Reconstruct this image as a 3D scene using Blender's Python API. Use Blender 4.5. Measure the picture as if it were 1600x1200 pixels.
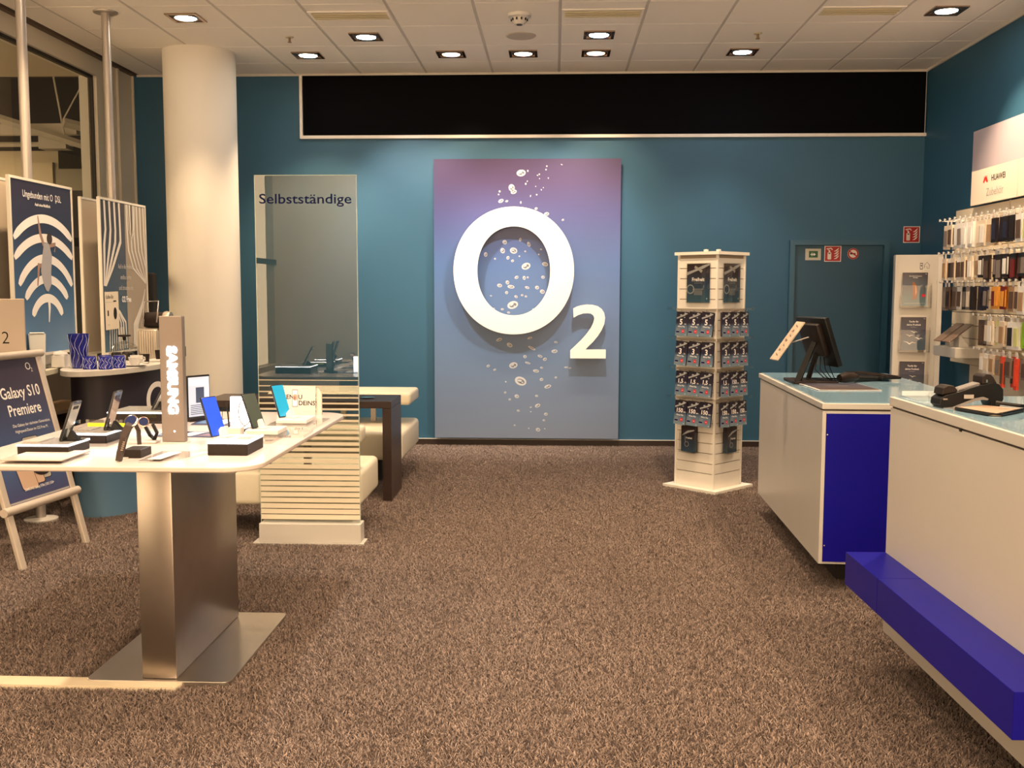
import bpy, bmesh, math, random
from mathutils import Matrix, Vector
random.seed(7)
PI = math.pi
for o in list(bpy.data.objects):
    bpy.data.objects.remove(o)
SC = bpy.context.scene
COL = SC.collection

# ------------------------------------------------------------------ camera
PITCH, YAW, ROLL, FPX = .0913, .0418, .0019, 1596.3
cd = bpy.data.cameras.new('camera'); cam = bpy.data.objects.new('camera', cd); COL.objects.link(cam)
cd.sensor_fit = 'HORIZONTAL'; cd.sensor_width = 36; cd.lens = FPX/1600*36; cd.clip_start = .05
_f = Vector((-math.sin(YAW)*math.cos(PITCH), math.cos(YAW)*math.cos(PITCH), -math.sin(PITCH)))
_r = Vector((math.cos(YAW), math.sin(YAW), 0)); _u = _r.cross(_f)
_rr = _r*math.cos(ROLL)+_u*math.sin(ROLL); _uu = -_r*math.sin(ROLL)+_u*math.cos(ROLL)
_m = Matrix((_rr, _uu, -_f)).transposed().to_4x4(); _m.translation = (0, 0, 1.492)
cam.matrix_world = _m
SC.camera = cam
# ------------------------------------------------------------------ world, exposure
w = bpy.data.worlds.new('world'); SC.world = w; w.use_nodes = True
w.node_tree.nodes['Background'].inputs[0].default_value = (1.0, .66, .38, 1)
w.node_tree.nodes['Background'].inputs[1].default_value = 1.35
vs = SC.view_settings
vs.view_transform = 'Standard'; vs.look = 'None'; vs.gamma = 1; vs.use_curve_mapping = False; vs.exposure = 2.38
WARM = (1.0, .70, .42); COOL = (1.0, .88, .72)
CH = 3.532          # ceiling height
BW = 9.825          # back wall
RW = 3.43           # right wall
LW = -4.05          # window wall
FZ = -.012          # floor under the carpet pile
# lamp positions: x, y, aim point, watts, colour, cone degrees
LAMPS = [(-2.786, 7.79, (-2.9, 8.3, 0), 45, WARM, 80), (-2.161, 9.04, (-2.3, 9.5, 0), 75, WARM, 85),
         (-1.536, 8.41, (-1.25, 9.8, 1.75), 85, COOL, 66), (.339, 8.41, (-.05, 9.75, 1.6), 85, COOL, 66),
         (-.911, 9.04, (-.75, 9.8, 2.0), 30, WARM, 70), (-.286, 9.04, (-.30, 9.8, 1.7), 30, WARM, 70), (.339, 9.04, (.45, 9.8, 2.0), 30, WARM, 70),
         (1.589, 9.04, (1.35, 9.1, 0), 36, COOL, 85), (2.839, 7.79, (3.30, 7.75, 1.5), 62, WARM, 85)]
HIDDEN_LAMPS = [(-2.786, 5.915, (-3.1, 6.3, .9), 80, WARM, 90), (-.911, 6.54, (-1.3, 7.0, 0), 75, WARM, 95), (.964, 6.54, (.9, 7.3, .4), 85, WARM, 90),  # downlights out of view, added for general light
                (2.214, 5.29, (1.7, 5.2, .8), 95, WARM, 100), (-.911, 4.04, (-1.35, 3.95, .9), 62, COOL, 75), (.964, 4.04, (.6, 4.4, 0), 50, WARM, 95),
                (-2.786, 3.415, (-2.4, 3.7, .5), 90, WARM, 95), (2.214, 2.79, (1.6, 3.0, .8), 80, WARM, 100), (-.286, 2.165, (-.4, 3.2, 0), 80, WARM, 100),
                (2.839, 6.54, (3.35, 7.1, 1.5), 60, WARM, 90), (-.911, .915, (-1.0, 1.5, 0), 60, WARM, 110), (1.589, .915, (1.3, 1.6, 0), 60, WARM, 110),
                (-2.786, -.96, (-3.0, -3, 1.9), 150, WARM, 105), (-.911, -.96, (-1.6, -3, 1.8), 110, WARM, 100)]  # this unseen pair is added to brighten the near wall
def lamp_light(x, y, aim, watt, colr, cone):
    d = bpy.data.lights.new('downlight_beam', 'SPOT'); o = bpy.data.objects.new('downlight_beam', d); COL.objects.link(o)
    d.energy = watt*.88; d.color = colr; d.spot_size = math.radians(cone); d.spot_blend = .75; d.shadow_soft_size = .045
    o.location = (x, y, CH-.018)
    o.rotation_euler = (Vector(aim)-o.location).to_track_quat('-Z', 'Y').to_euler()
    return o
for L in LAMPS+HIDDEN_LAMPS: lamp_light(*L)
# the mall outside the window has its own dim lamp
d = bpy.data.lights.new('mall_lamp', 'AREA'); o = bpy.data.objects.new('mall_lamp', d); COL.objects.link(o)
d.energy = 110; d.size = 1.5; d.color = (1, .66, .34); o.location = (-7.2, 9.0, 3.3); o.rotation_euler = (0, math.radians(12), 0)

# ------------------------------------------------------------------ helpers
def lin(c): c /= 255.; return c/12.92 if c <= .04045 else ((c+.055)/1.055)**2.4
def C(r, g, b): return (lin(r), lin(g), lin(b), 1)
MATS = {}
def M(name, c, rough=.5, metal=0., noise=0., scale=40., bump=0., emit=None, es=1., spec=.5, coat=0., trans=0., ior=1.45, alpha=1.):
    if name in MATS: return MATS[name]
    m = bpy.data.materials.new(name); m.use_nodes = True; nt = m.node_tree; b = nt.nodes['Principled BSDF']
    b.inputs['Base Color'].default_value = c; b.inputs['Roughness'].default_value = rough; b.inputs['Metallic'].default_value = metal
    b.inputs['Specular IOR Level'].default_value = spec; b.inputs['Coat Weight'].default_value = coat
    b.inputs['Transmission Weight'].default_value = trans; b.inputs['IOR'].default_value = ior; b.inputs['Alpha'].default_value = alpha
    if emit: b.inputs['Emission Color'].default_value = emit; b.inputs['Emission Strength'].default_value = es
    if noise or bump:
        tc = nt.nodes.new('ShaderNodeTexCoord'); n = nt.nodes.new('ShaderNodeTexNoise'); n.inputs['Scale'].default_value = scale; n.inputs['Detail'].default_value = 4
        nt.links.new(tc.outputs['Object'], n.inputs['Vector'])
        if noise:
            mx = nt.nodes.new('ShaderNodeMix'); mx.data_type = 'RGBA'
            mx.inputs[6].default_value = tuple(max(0, v*(1-noise)) for v in c[:3])+(1,); mx.inputs[7].default_value = tuple(min(1, v*(1+noise)) for v in c[:3])+(1,)
            nt.links.new(n.outputs[0], mx.inputs[0]); nt.links.new(mx.outputs[2], b.inputs['Base Color'])
        if bump:
            bp = nt.nodes.new('ShaderNodeBump'); bp.inputs['Strength'].default_value = bump; bp.inputs['Distance'].default_value = .002
            nt.links.new(n.outputs[0], bp.inputs['Height']); nt.links.new(bp.outputs[0], b.inputs['Normal'])
    MATS[name] = m; return m
def grad(name, stops, z0, z1, rough=.5, axis=2, spec=.5):
    """printed vertical gradient in object coordinates (print on the object, not shading)"""
    if name in MATS: return MATS[name]
    m = bpy.data.materials.new(name); m.use_nodes = True; nt = m.node_tree; b = nt.nodes['Principled BSDF']
    b.inputs['Roughness'].default_value = rough; b.inputs['Specular IOR Level'].default_value = spec
    tc = nt.nodes.new('ShaderNodeTexCoord'); sp = nt.nodes.new('ShaderNodeSeparateXYZ'); mr = nt.nodes.new('ShaderNodeMapRange'); cr = nt.nodes.new('ShaderNodeValToRGB')
    mr.inputs[1].default_value = z0; mr.inputs[2].default_value = z1
    nt.links.new(tc.outputs['Object'], sp.inputs[0]); nt.links.new(sp.outputs[axis], mr.inputs[0]); nt.links.new(mr.outputs[0], cr.inputs[0]); nt.links.new(cr.outputs[0], b.inputs['Base Color'])
    e = cr.color_ramp.elements
    while len(e) < len(stops): e.new(.5)
    for i, (p, c) in enumerate(stops): e[i].position = p; e[i].color = c
    MATS[name] = m; return m
def glassmat(name, tint=(.93, .96, .95, 1), ior=1.5, rough=0., extra=0.):
    if name in MATS: return MATS[name]
    m = bpy.data.materials.new(name); m.use_nodes = True; nt = m.node_tree; nt.nodes.clear()
    out = nt.nodes.new('ShaderNodeOutputMaterial'); t = nt.nodes.new('ShaderNodeBsdfTransparent'); g = nt.nodes.new('ShaderNodeBsdfGlossy'); mx = nt.nodes.new('ShaderNodeMixShader'); fr = nt.nodes.new('ShaderNodeFresnel')
    t.inputs[0].default_value = tint; g.inputs['Roughness'].default_value = rough; fr.inputs[0].default_value = ior
    ad = nt.nodes.new('ShaderNodeMath'); ad.operation = 'ADD'; ad.inputs[1].default_value = extra; ad.use_clamp = True
    ge_ = nt.nodes.new('ShaderNodeNewGeometry'); iv = nt.nodes.new('ShaderNodeMath'); iv.operation = 'SUBTRACT'; iv.inputs[0].default_value = 1; ml = nt.nodes.new('ShaderNodeMath'); ml.operation = 'MULTIPLY'
    nt.links.new(ge_.outputs['Backfacing'], iv.inputs[1]); nt.links.new(fr.outputs[0], ad.inputs[0]); nt.links.new(ad.outputs[0], ml.inputs[0]); nt.links.new(iv.outputs[0], ml.inputs[1]); nt.links.new(ml.outputs[0], mx.inputs[0]); nt.links.new(t.outputs[0], mx.inputs[1]); nt.links.new(g.outputs[0], mx.inputs[2]); nt.links.new(mx.outputs[0], out.inputs[0])
    MATS[name] = m; return m

class MB:
    """collects geometry (world or local space) and links it as ONE mesh object"""
    def __init__(s, T=None): s.v = []; s.f = []; s.mi = []; s.T = T or Matrix(); s.mats = []
    def at(s, T): s.T = T; return s
    def _m(s, m):
        if m is None: return 0
        if m not in s.mats: s.mats.append(m)
        return s.mats.index(m)
    def add(s, vs, fs, m=None):
        n = len(s.v); k = s._m(m)
        s.v += [tuple(s.T @ Vector(p)) for p in vs]
        s.f += [tuple(i+n for i in f) for f in fs]; s.mi += [k]*len(fs); return s
    def box(s, x0, y0, z0, x1, y1, z1, m=None):
        if x0 > x1: x0, x1 = x1, x0
        if y0 > y1: y0, y1 = y1, y0
        if z0 > z1: z0, z1 = z1, z0
        vs = [(x0,y0,z0),(x1,y0,z0),(x1,y1,z0),(x0,y1,z0),(x0,y0,z1),(x1,y0,z1),(x1,y1,z1),(x0,y1,z1)]
        return s.add(vs, [(0,3,2,1),(4,5,6,7),(0,1,5,4),(1,2,6,5),(2,3,7,6),(3,0,4,7)], m)
    def rbox(s, x0, y0, z0, x1, y1, z1, r=.01, seg=2, m=None):
        bm = bmesh.new(); bmesh.ops.create_cube(bm, size=1)
        for v in bm.verts: v.co = Vector(((x0+x1)/2+v.co.x*(x1-x0), (y0+y1)/2+v.co.y*(y1-y0), (z0+z1)/2+v.co.z*(z1-z0)))
        bmesh.ops.bevel(bm, geom=bm.edges[:]+bm.verts[:], offset=r, segments=seg, profile=.5, affect='EDGES')
        bm.verts.index_update()
        s.add([v.co[:] for v in bm.verts], [[v.index for v in f.verts] for f in bm.faces], m); bm.free(); return s
    def prism(s, poly, z0, z1, m=None):
        """polygon in local xy, extruded in z"""
        n = len(poly)
        a = sum(poly[i][0]*poly[(i+1)%n][1]-poly[(i+1)%n][0]*poly[i][1] for i in range(n))
        if a < 0: poly = poly[::-1]
        vs = [(p[0], p[1], z0) for p in poly]+[(p[0], p[1], z1) for p in poly]
        fs = [tuple(range(n))[::-1], tuple(range(n, 2*n))]+[(i, (i+1)%n, n+(i+1)%n, n+i) for i in range(n)]
        return s.add(vs, fs, m)
    def ring(s, outer, inner, z0, z1, m=None):
        n = len(outer); vs = [(p[0], p[1], z) for z in (z0, z1) for L in (outer, inner) for p in L]; fs = []
        for i in range(n):
            j = (i+1) % n
            fs += [(2*n+i, 2*n+j, 3*n+j, 3*n+i), (j, i, n+i, n+j), (i, j, 2*n+j, 2*n+i), (n+j, n+i, 3*n+i, 3*n+j)]
        return s.add(vs, fs, m)
    def lathe(s, prof, n=24, c=(0, 0), m=None, closed=False):
        vs = []; fs = []; k = len(prof)
        for i in range(n):
            a = 2*PI*i/n
            for r, z in prof: vs.append((c[0]+r*math.cos(a), c[1]+r*math.sin(a), z))
        for i in range(n):
            j = (i+1) % n
            for q in range(k-1): fs.append((i*k+q, j*k+q, j*k+q+1, i*k+q+1))
        if not closed:
            if prof[0][0] > 1e-6: fs.append(tuple(i*k for i in range(n))[::-1])
            if prof[-1][0] > 1e-6: fs.append(tuple(i*k+k-1 for i in range(n)))
        return s.add(vs, fs, m)
    def tube(s, pts, r, n=8, m=None):
        pts = [Vector(p) for p in pts]; rs = r if isinstance(r, (list, tuple)) else [r]*len(pts)
        vs = []; fs = []; up = Vector((0, 0, 1)); prev = None
        for i, p in enumerate(pts):
            t = (pts[min(i+1, len(pts)-1)]-pts[max(i-1, 0)]).normalized()
            a = t.cross(up) if prev is None else prev-t*prev.dot(t)
            if a.length < 1e-4: a = t.cross(Vector((1, 0, 0)))
            a.normalize(); prev = a; b = t.cross(a)
            for q in range(n):
                an = 2*PI*q/n; vs.append((p+(a*math.cos(an)+b*math.sin(an))*rs[i])[:])
        for i in range(len(pts)-1):
            for q in range(n):
                w_ = (q+1) % n; fs.append((i*n+q, i*n+w_, (i+1)*n+w_, (i+1)*n+q))
        fs.append(tuple(range(n))[::-1]); fs.append(tuple((len(pts)-1)*n+q for q in range(n)))
        return s.add(vs, fs, m)
    def text(s, txt, h, x, y, z=.0006, m=None, bold=0., align='l', sx=1., rot=0.):
        """flat lettering in local xy, cap height h, baseline at (x, y)"""
        vs, fs, wd = glyphs(txt, bold); k = h/.729; ox = {'l': 0, 'c': -wd/2, 'r': -wd}[align]
        ca, sa = math.cos(rot), math.sin(rot); P = []
        for a, b in vs:
            p, q = (a+ox)*k*sx, b*k; P.append((x+p*ca-q*sa, y+p*sa+q*ca, z))
        return s.add(P, fs, m)
    def ell(s, cx, cy, rx, ry, z=.0005, m=None, n=12, rot=0.):
        ca, sa = math.cos(rot), math.sin(rot)
        P = []
        for i in range(n):
            a = 2*PI*i/n; p, q = rx*math.cos(a), ry*math.sin(a); P.append((cx+p*ca-q*sa, cy+p*sa+q*ca, z))
        return s.add(P, [tuple(range(n))], m)
    def flat(s, poly, z=.0005, m=None):
        n = len(poly); a = sum(poly[i][0]*poly[(i+1)%n][1]-poly[(i+1)%n][0]*poly[i][1] for i in range(n))
        if a < 0: poly = poly[::-1]
        return s.add([(p[0], p[1], z) for p in poly], [tuple(range(n))], m)
    def stroke(s, pts, w0, z=.0005, m=None):
        """flat ribbon of varying width through 2D points"""
        n = len(pts); ws = w0 if isinstance(w0, (list, tuple)) else [w0]*n; P = []
        for i in range(n):
            a = Vector(pts[max(i-1, 0)]); b = Vector(pts[min(i+1, n-1)]); t = (b-a).normalized(); nn = Vector((-t.y, t.x))*ws[i]/2
            P.append((pts[i][0]+nn.x, pts[i][1]+nn.y, z)); P.append((pts[i][0]-nn.x, pts[i][1]-nn.y, z))
        return s.add(P, [(2*i, 2*i+1, 2*i+3, 2*i+2) for i in range(n-1)], m)
    def mesh(s, name, mat=None):
        me = bpy.data.meshes.new(name); me.from_pydata(s.v, [], s.f)
        for m_ in (s.mats or ([mat] if mat else [])): me.materials.append(m_)
        if s.mats and len(s.mats) > 1: me.polygons.foreach_set('material_index', s.mi)
        me.update(); return me
    def build(s, name, mat=None, parent=None, smooth=False, local=False, bevel=0.):
        if parent is not None and not local:
            inv = world_of(parent).inverted(); s.v = [tuple(inv @ Vector(p)) for p in s.v]
        me = s.mesh(name, mat)
        if bevel:
            bm = bmesh.new(); bm.from_mesh(me)
            bmesh.ops.bevel(bm, geom=bm.edges[:], offset=bevel, segments=2, profile=.5, affect='EDGES'); bm.to_mesh(me); bm.free()
        if smooth:
            bm = bmesh.new(); bm.from_mesh(me)
            for f in bm.faces: f.smooth = True
            for e in bm.edges:
                if len(e.link_faces) == 2 and e.calc_face_angle(0) > math.radians(38): e.smooth = False
            bm.to_mesh(me); bm.free()
        o = bpy.data.objects.new(name, me); COL.objects.link(o)
        if parent is not None: o.parent = parent
        return o
def world_of(o):
    m = o.matrix_basis.copy()
    while o.parent: o = o.parent; m = o.matrix_basis @ m
    return m
_G = {}
def glyphs(txt, bold=0.):
    k = (txt, bold)
    if k in _G: return _G[k]
    cu = bpy.data.curves.new('t', 'FONT'); cu.body = txt; cu.size = 1.; cu.resolution_u = 3; cu.offset = bold; cu.fill_mode = 'FRONT'
    o = bpy.data.objects.new('t', cu); COL.objects.link(o)
    dg = bpy.context.evaluated_depsgraph_get(); me = o.evaluated_get(dg).to_mesh()
    vs = [(v.co.x, v.co.y) for v in me.vertices]; fs = []
    for p in me.polygons:
        f = list(p.vertices)
        a = sum(vs[f[i]][0]*vs[f[(i+1) % len(f)]][1]-vs[f[(i+1) % len(f)]][0]*vs[f[i]][1] for i in range(len(f)))
        fs.append(tuple(f if a > 0 else f[::-1]))
    o.evaluated_get(dg).to_mesh_clear(); bpy.data.objects.remove(o); bpy.data.curves.remove(cu)
    wd = max((v[0] for v in vs), default=0)
    _G[k] = (vs, fs, wd); return _G[k]
def frame(origin, right, up):
    r = Vector(right).normalized(); u = Vector(up).normalized(); n = r.cross(u)
    m = Matrix((r, u, n)).transposed().to_4x4(); m.translation = Vector(origin); return m
def tag(o, label=None, cat=None, group=None, kind=None):
    if label: o['label'] = label
    if cat: o['category'] = cat
    if group: o['group'] = group
    if kind: o['kind'] = kind
    return o
def thing(name, label, cat, loc=(0, 0, 0), rz=0., group=None):
    o = bpy.data.objects.new(name, None); COL.objects.link(o); o.location = loc; o.rotation_euler = (0, 0, rz); o.empty_display_size = .05
    return tag(o, label, cat, group)
def struct(name, mb, mat, parent=None, **k):
    o = mb.build(name, mat, parent, **k)
    if parent is None: o['kind'] = 'structure'
    return o
def dup(root, T, label=None, group=None):
    """copy a thing, its parts and their sub-parts"""
    def cp(o, par):
        c = o.copy(); COL.objects.link(c); c.parent = par
        for ch in KIDS.get(o.name, None) or [x for x in o.children]: cp(ch, c)
        return c
    r = cp(root, None); r.matrix_basis = T
    if label: r['label'] = label
    if group: r['group'] = group
    return r
KIDS = {}
def arc(cx, cy, r, a0, a1, n, ry=None):
    ry = ry or r
    return [(cx+r*math.cos(math.radians(a0+(a1-a0)*i/n)), cy+ry*math.sin(math.radians(a0+(a1-a0)*i/n))) for i in range(n+1)]
def rrect(x0, y0, x1, y1, r, n=6):
    return arc(x1-r, y1-r, r, 0, 90, n)+arc(x0+r, y1-r, r, 90, 180, n)+arc(x0+r, y0+r, r, 180, 270, n)+arc(x1-r, y0+r, r, 270, 360, n)

# ------------------------------------------------------------------ materials
teal = M('teal_paint', (.026, .102, .180, 1), .55, noise=.06, scale=3, bump=.15)
tealdoor = M('teal_gloss', (.022, .080, .135, 1), .45, noise=.05, scale=3)
white = M('white_laminate', (.55, .53, .50, 1), .35, noise=.03, scale=6)
whitepaint = M('cream_column_paint', (.73, .70, .65, 1), .7, noise=.03, scale=3, bump=.1)
tilem = M('ceiling_tile_board', (.90, .85, .79, 1), .9, noise=.04, scale=220, bump=.12)
gridm = M('ceiling_grid_paint', (.50, .47, .44, 1), .6)
black = M('black_fabric', (.0030, .0032, .0042, 1), .95, noise=.2, scale=60, spec=.08)
trimw = M('white_trim', (.62, .58, .54, 1), .4)
darkbase = M('dark_skirting', (.035, .022, .018, 1), .4)
alu = M('brushed_steel', (.38, .335, .30, 1), .34, 1.0, noise=.08, scale=12)
chrome = M('chrome', (.75, .72, .70, 1), .12, 1.0)
silver = M('silver_anodised', (.46, .42, .39, 1), .38, .6)
darkwood = M('wenge_wood', (.035, .020, .016, 1), .32, noise=.25, scale=18)
leather = M('cream_leather', (.74, .69, .56, 1), .42, noise=.05, scale=25, bump=.1)
royal = M('royal_blue_laminate', (.006, .004, .25, 1), .38, spec=.2, noise=.02, scale=5)
blackp = M('black_plastic', (.007, .0065, .0065, 1), .4, spec=.3)
brownp = M('dark_brown_plastic', (.016, .010, .008, 1), .5, spec=.3, noise=.05, scale=50)
whitep = M('white_plastic', (.68, .66, .64, 1), .3)
led = M('white_led_strip', (1, 1, 1, 1), .4, emit=(1, .97, .93, 1), es=2.2)
acry = glassmat('clear_acrylic', (.95, .95, .94, 1), 1.49)
glass = glassmat('clear_glass', (.88, .91, .90, 1), 1.5, extra=.01)
mallw_near = M('near_wall_beige', (.75, .70, .62, 1), .7, noise=.04, scale=2)
steleglass = glassmat('stele_glass', (.78, .81, .78, 1), 1.5, extra=.10)
navyink = M('navy_print', (.008, .008, .075, 1), .7, spec=.1)
inkblack = M('black_print', (.008, .007, .007, 1), .7, spec=.1)
inkwhite = M('white_print', (.85, .83, .82, 1), .5)
inkgrey = M('grey_print', (.35, .34, .34, 1), .5)
red = M('red_print', (.62, .02, .04, 1), .5)
redsign = M('red_sign', (.40, .015, .015, 1), .45)
lamp_on = M('lamp_glow', (1, 1, 1, 1), .4, emit=(1, .88, .70, 1), es=14)
lamp_cool = M('lamp_glow_cool', (1, 1, 1, 1), .4, emit=(.96, .97, 1, 1), es=16)
lamp_dim = M('lamp_glow_tilted', (1, 1, 1, 1), .4, emit=(1, .66, .38, 1), es=2.2)
mirrorback = M('glossy_phone_glass', (.33, .36, .35, 1), .07, .85)
mirrorback2 = M('glossy_rose_phone_glass', (.36, .31, .29, 1), .07, .85)

# ================================================================== SETTING
XL, XR, YN = LW-.001, RW, -3.0
fl = MB().box(-11, YN, FZ-.05, RW+.2, BW+6, FZ)
carpet_base = M('carpet_backing', (.045, .034, .034, 1), .95)
floor = struct('floor', fl, carpet_base)
def build_pile():
    S = .6; n = 12500; rnd = random.Random(3); vs = []; fs = []; cols = []
    for i in range(n):
        x = rnd.uniform(-S/2, S/2); y = rnd.uniform(-S/2, S/2); a = rnd.uniform(0, 2*PI); h = rnd.uniform(.009, .0165)*(1+.05*math.sin(x*2*PI/S*5+2*math.sin(y*2*PI/S*3))*math.cos(y*2*PI/S*6+1.5*math.sin(x*2*PI/S*4)))
        # neighbouring yarns lean the same way, as trodden shag does
        la = rnd.uniform(0, 2*PI)+.8*math.sin(x*2*PI/S*6+math.cos(y*2*PI/S*3)*2.1)+1.5*math.cos(y*2*PI/S*7+x*2*PI/S*2)
        ln = rnd.uniform(.003, .016); w_ = rnd.uniform(.0013, .0021)
        dx, dy = math.cos(a)*w_, math.sin(a)*w_; lx, ly = math.cos(la)*ln, math.sin(la)*ln
        k = len(vs)
        vs += [(x-dx, y-dy, 0), (x+dx, y+dy, 0), (x+dx*.9+lx*.45, y+dy*.9+ly*.45, h*.65), (x-dx*.9+lx*.45, y-dy*.9+ly*.45, h*.65),
               (x+dx*.5+lx, y+dy*.5+ly, h), (x-dx*.5+lx, y-dy*.5+ly, h)]
        fs += [(k, k+1, k+2, k+3), (k+3, k+2, k+4, k+5)]
        cols += [rnd.random()]*6
    me = bpy.data.meshes.new('carpet_pile'); me.from_pydata(vs, [], fs)
    at = me.attributes.new('yarn', 'FLOAT', 'POINT'); at.data.foreach_set('value', cols)
    m = bpy.data.materials.new('shag_yarn'); m.use_nodes = True; nt = m.node_tree; b = nt.nodes['Principled BSDF']
    b.inputs['Roughness'].default_value = .8; b.inputs['Sheen Weight'].default_value = .15; b.inputs['Specular IOR Level'].default_value = .2
    an = nt.nodes.new('ShaderNodeAttribute'); an.attribute_name = 'yarn'; cr = nt.nodes.new('ShaderNodeValToRGB')
    cr.color_ramp.elements[0].color = (.120, .090, .082, 1); cr.color_ramp.elements[1].color = (.350, .272, .238, 1)
    nt.links.new(an.outputs['Fac'], cr.inputs[0]); nt.links.new(cr.outputs[0], b.inputs['Base Color'])
    me.materials.append(m)
    o = bpy.data.objects.new('carpet_pile', me); COL.objects.link(o); o.parent = floor; o['kind'] = 'stuff'
    nx, ny = 13, 18
    o.location = (-4.05+.3+(nx-1)*.3, BW-.3-(ny-1)*.3, FZ)
    g = bpy.data.node_groups.new('pile_patches', 'GeometryNodeTree')
    g.interface.new_socket('Geometry', in_out='INPUT', socket_type='NodeSocketGeometry'); g.interface.new_socket('Geometry', in_out='OUTPUT', socket_type='NodeSocketGeometry')
    N = g.nodes.new; gi = N('NodeGroupInput'); go = N('NodeGroupOutput'); gr = N('GeometryNodeMeshGrid'); ip = N('GeometryNodeInstanceOnPoints'); rv = N('FunctionNodeRandomValue'); mu = N('ShaderNodeMath'); cx = N('ShaderNodeCombineXYZ')
    gr.inputs['Size X'].default_value = (nx-1)*.6; gr.inputs['Size Y'].default_value = (ny-1)*.6; gr.inputs['Vertices X'].default_value = nx; gr.inputs['Vertices Y'].default_value = ny
    rv.data_type = 'INT'; rv.inputs[4].default_value = 0; rv.inputs[5].default_value = 3
    mu.operation = 'MULTIPLY'; mu.inputs[1].default_value = PI/2
    g.links.new(gr.outputs['Mesh'], ip.inputs['Points']); g.links.new(gi.outputs[0], ip.inputs['Instance'])
    g.links.new(rv.outputs[2], mu.inputs[0]); g.links.new(mu.outputs[0], cx.inputs[2]); g.links.new(cx.outputs[0], ip.inputs['Rotation']); g.links.new(ip.outputs[0], go.inputs[0])
    md = o.modifiers.new('patches', 'NODES'); md.node_group = g
build_pile()

struct('wall_back', MB().box(-4.25, BW, FZ, RW+.2, BW+.2, CH+.12), teal)
struct('wall_right', MB().box(RW, YN, FZ, RW+.2, BW, CH+.12), teal)
struct('wall_near', MB().box(LW-.16, YN-.15, FZ, -1.2, YN, CH+.1), mallw_near)
struct('baseboard_back', MB().box(-4.05, BW-.014, FZ, 2.20, BW, .052).box(3.14, BW-.014, FZ, RW, BW, .052), darkbase)
struct('trim_1', MB().box(-4.05, BW-.017, .052, 2.20, BW, .058), trimw)
struct('baseboard_right', MB().box(RW-.014, YN, FZ, RW, BW-.014, .052), darkbase)
# ceiling: each tile is a part
ceil = struct('ceiling', MB().box(-4.3, YN, CH+.030, RW+.2, BW+.2, CH+.16), gridm)
T = .625; X0 = -1.848; Y0 = BW-.475
cols_ = [(max(X0+T*i, LW+.06), min(X0+T*(i+1), RW)) for i in range(-4, 9)]
cols_ = [(a, b) for a, b in cols_ if b-a > .03]
rows_ = [(Y0, BW)]+[(Y0-T*(j+1), Y0-T*j) for j in range(16)]
tcache = {}
for j, (ya, yb) in enumerate(rows_):
    for i, (xa, xb) in enumerate(cols_):
        k = (round(xb-xa, 3), round(yb-ya, 3))
        gx, gy = .0105, .0052
        if k not in tcache:
            wx, wy = (xb-xa)/2-gx, (yb-ya)/2-gy
            bmx = MB(); bmx.v = [(-wx,-wy,.02),(wx,-wy,.02),(wx,wy,.02),(-wx,wy,.02),(-wx,-wy,.003),(wx,-wy,.003),(wx,wy,.003),(-wx,wy,.003),(-wx+.004,-wy+.004,0),(wx-.004,-wy+.004,0),(wx-.004,wy-.004,0),(-wx+.004,wy-.004,0)]
            bmx.f = [(0,1,2,3),(0,4,5,1),(1,5,6,2),(2,6,7,3),(3,7,4,0),(4,8,9,5),(5,9,10,6),(6,10,11,7),(7,11,8,4),(8,11,10,9)]
            bmx.mi = [0]*10; tcache[k] = bmx.mesh('ceiling_tile', tilem)
        o = bpy.data.objects.new('ceiling_tile', tcache[k]); COL.objects.link(o); o.parent = ceil
        o.location = ((xa+xb)/2, (ya+yb)/2, CH)
rb = MB()
for a, b in cols_[1:]: rb.box(a-.0095, YN, CH+.004, a+.0095, BW, CH+.018)
rb.build('main_runner', M('runner_paint', (.60, .56, .52, 1), .6), ceil)
struct('trim_2', MB().box(LW+.05, BW-.014, CH-.020, RW, BW, CH), trimw)
struct('trim_3', MB().box(RW-.014, YN, CH-.020, RW, BW-.014, CH), trimw)
# black band recessed high in the back wall
band = tag(MB().box(-2.40, BW-.022, 2.955, RW-.01, BW-.001, CH-.021).build('black_wall_panel', black), 'long black fabric panel across the top of the back wall', 'panel')
bt = M('white_band_frame', (.74, .70, .66, 1), .35)
struct('trim_4', MB().box(-2.432, BW-.034, 2.925, RW-.001, BW-.001, 2.954), bt)
struct('trim_5', MB().box(-2.432, BW-.034, 2.9545, -2.405, BW-.001, CH-.021), bt)
struct('trim_6', MB().box(RW-.016, BW-.034, 2.9545, RW-.0145, BW-.023, CH-.021), bt)

# door in the back wall
dr = struct('door_1', MB().box(2.255, BW-.012, FZ, 3.075, BW-.001, 1.918), tealdoor)
fr = M('teal_frame', (.032, .108, .175, 1), .4)
struct('door_frame', MB().box(2.205, BW-.05, FZ, 2.252, BW-.001, 1.968).box(3.078, BW-.05, FZ, 3.128, BW-.001, 1.968).box(2.252, BW-.05, 1.921, 3.078, BW-.001, 1.968), fr, dr)
struct('door_handle', MB().tube([(2.34, BW-.012, 1.02), (2.34, BW-.06, 1.02), (2.45, BW-.065, 1.02)], .010, 8), silver, dr)
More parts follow.
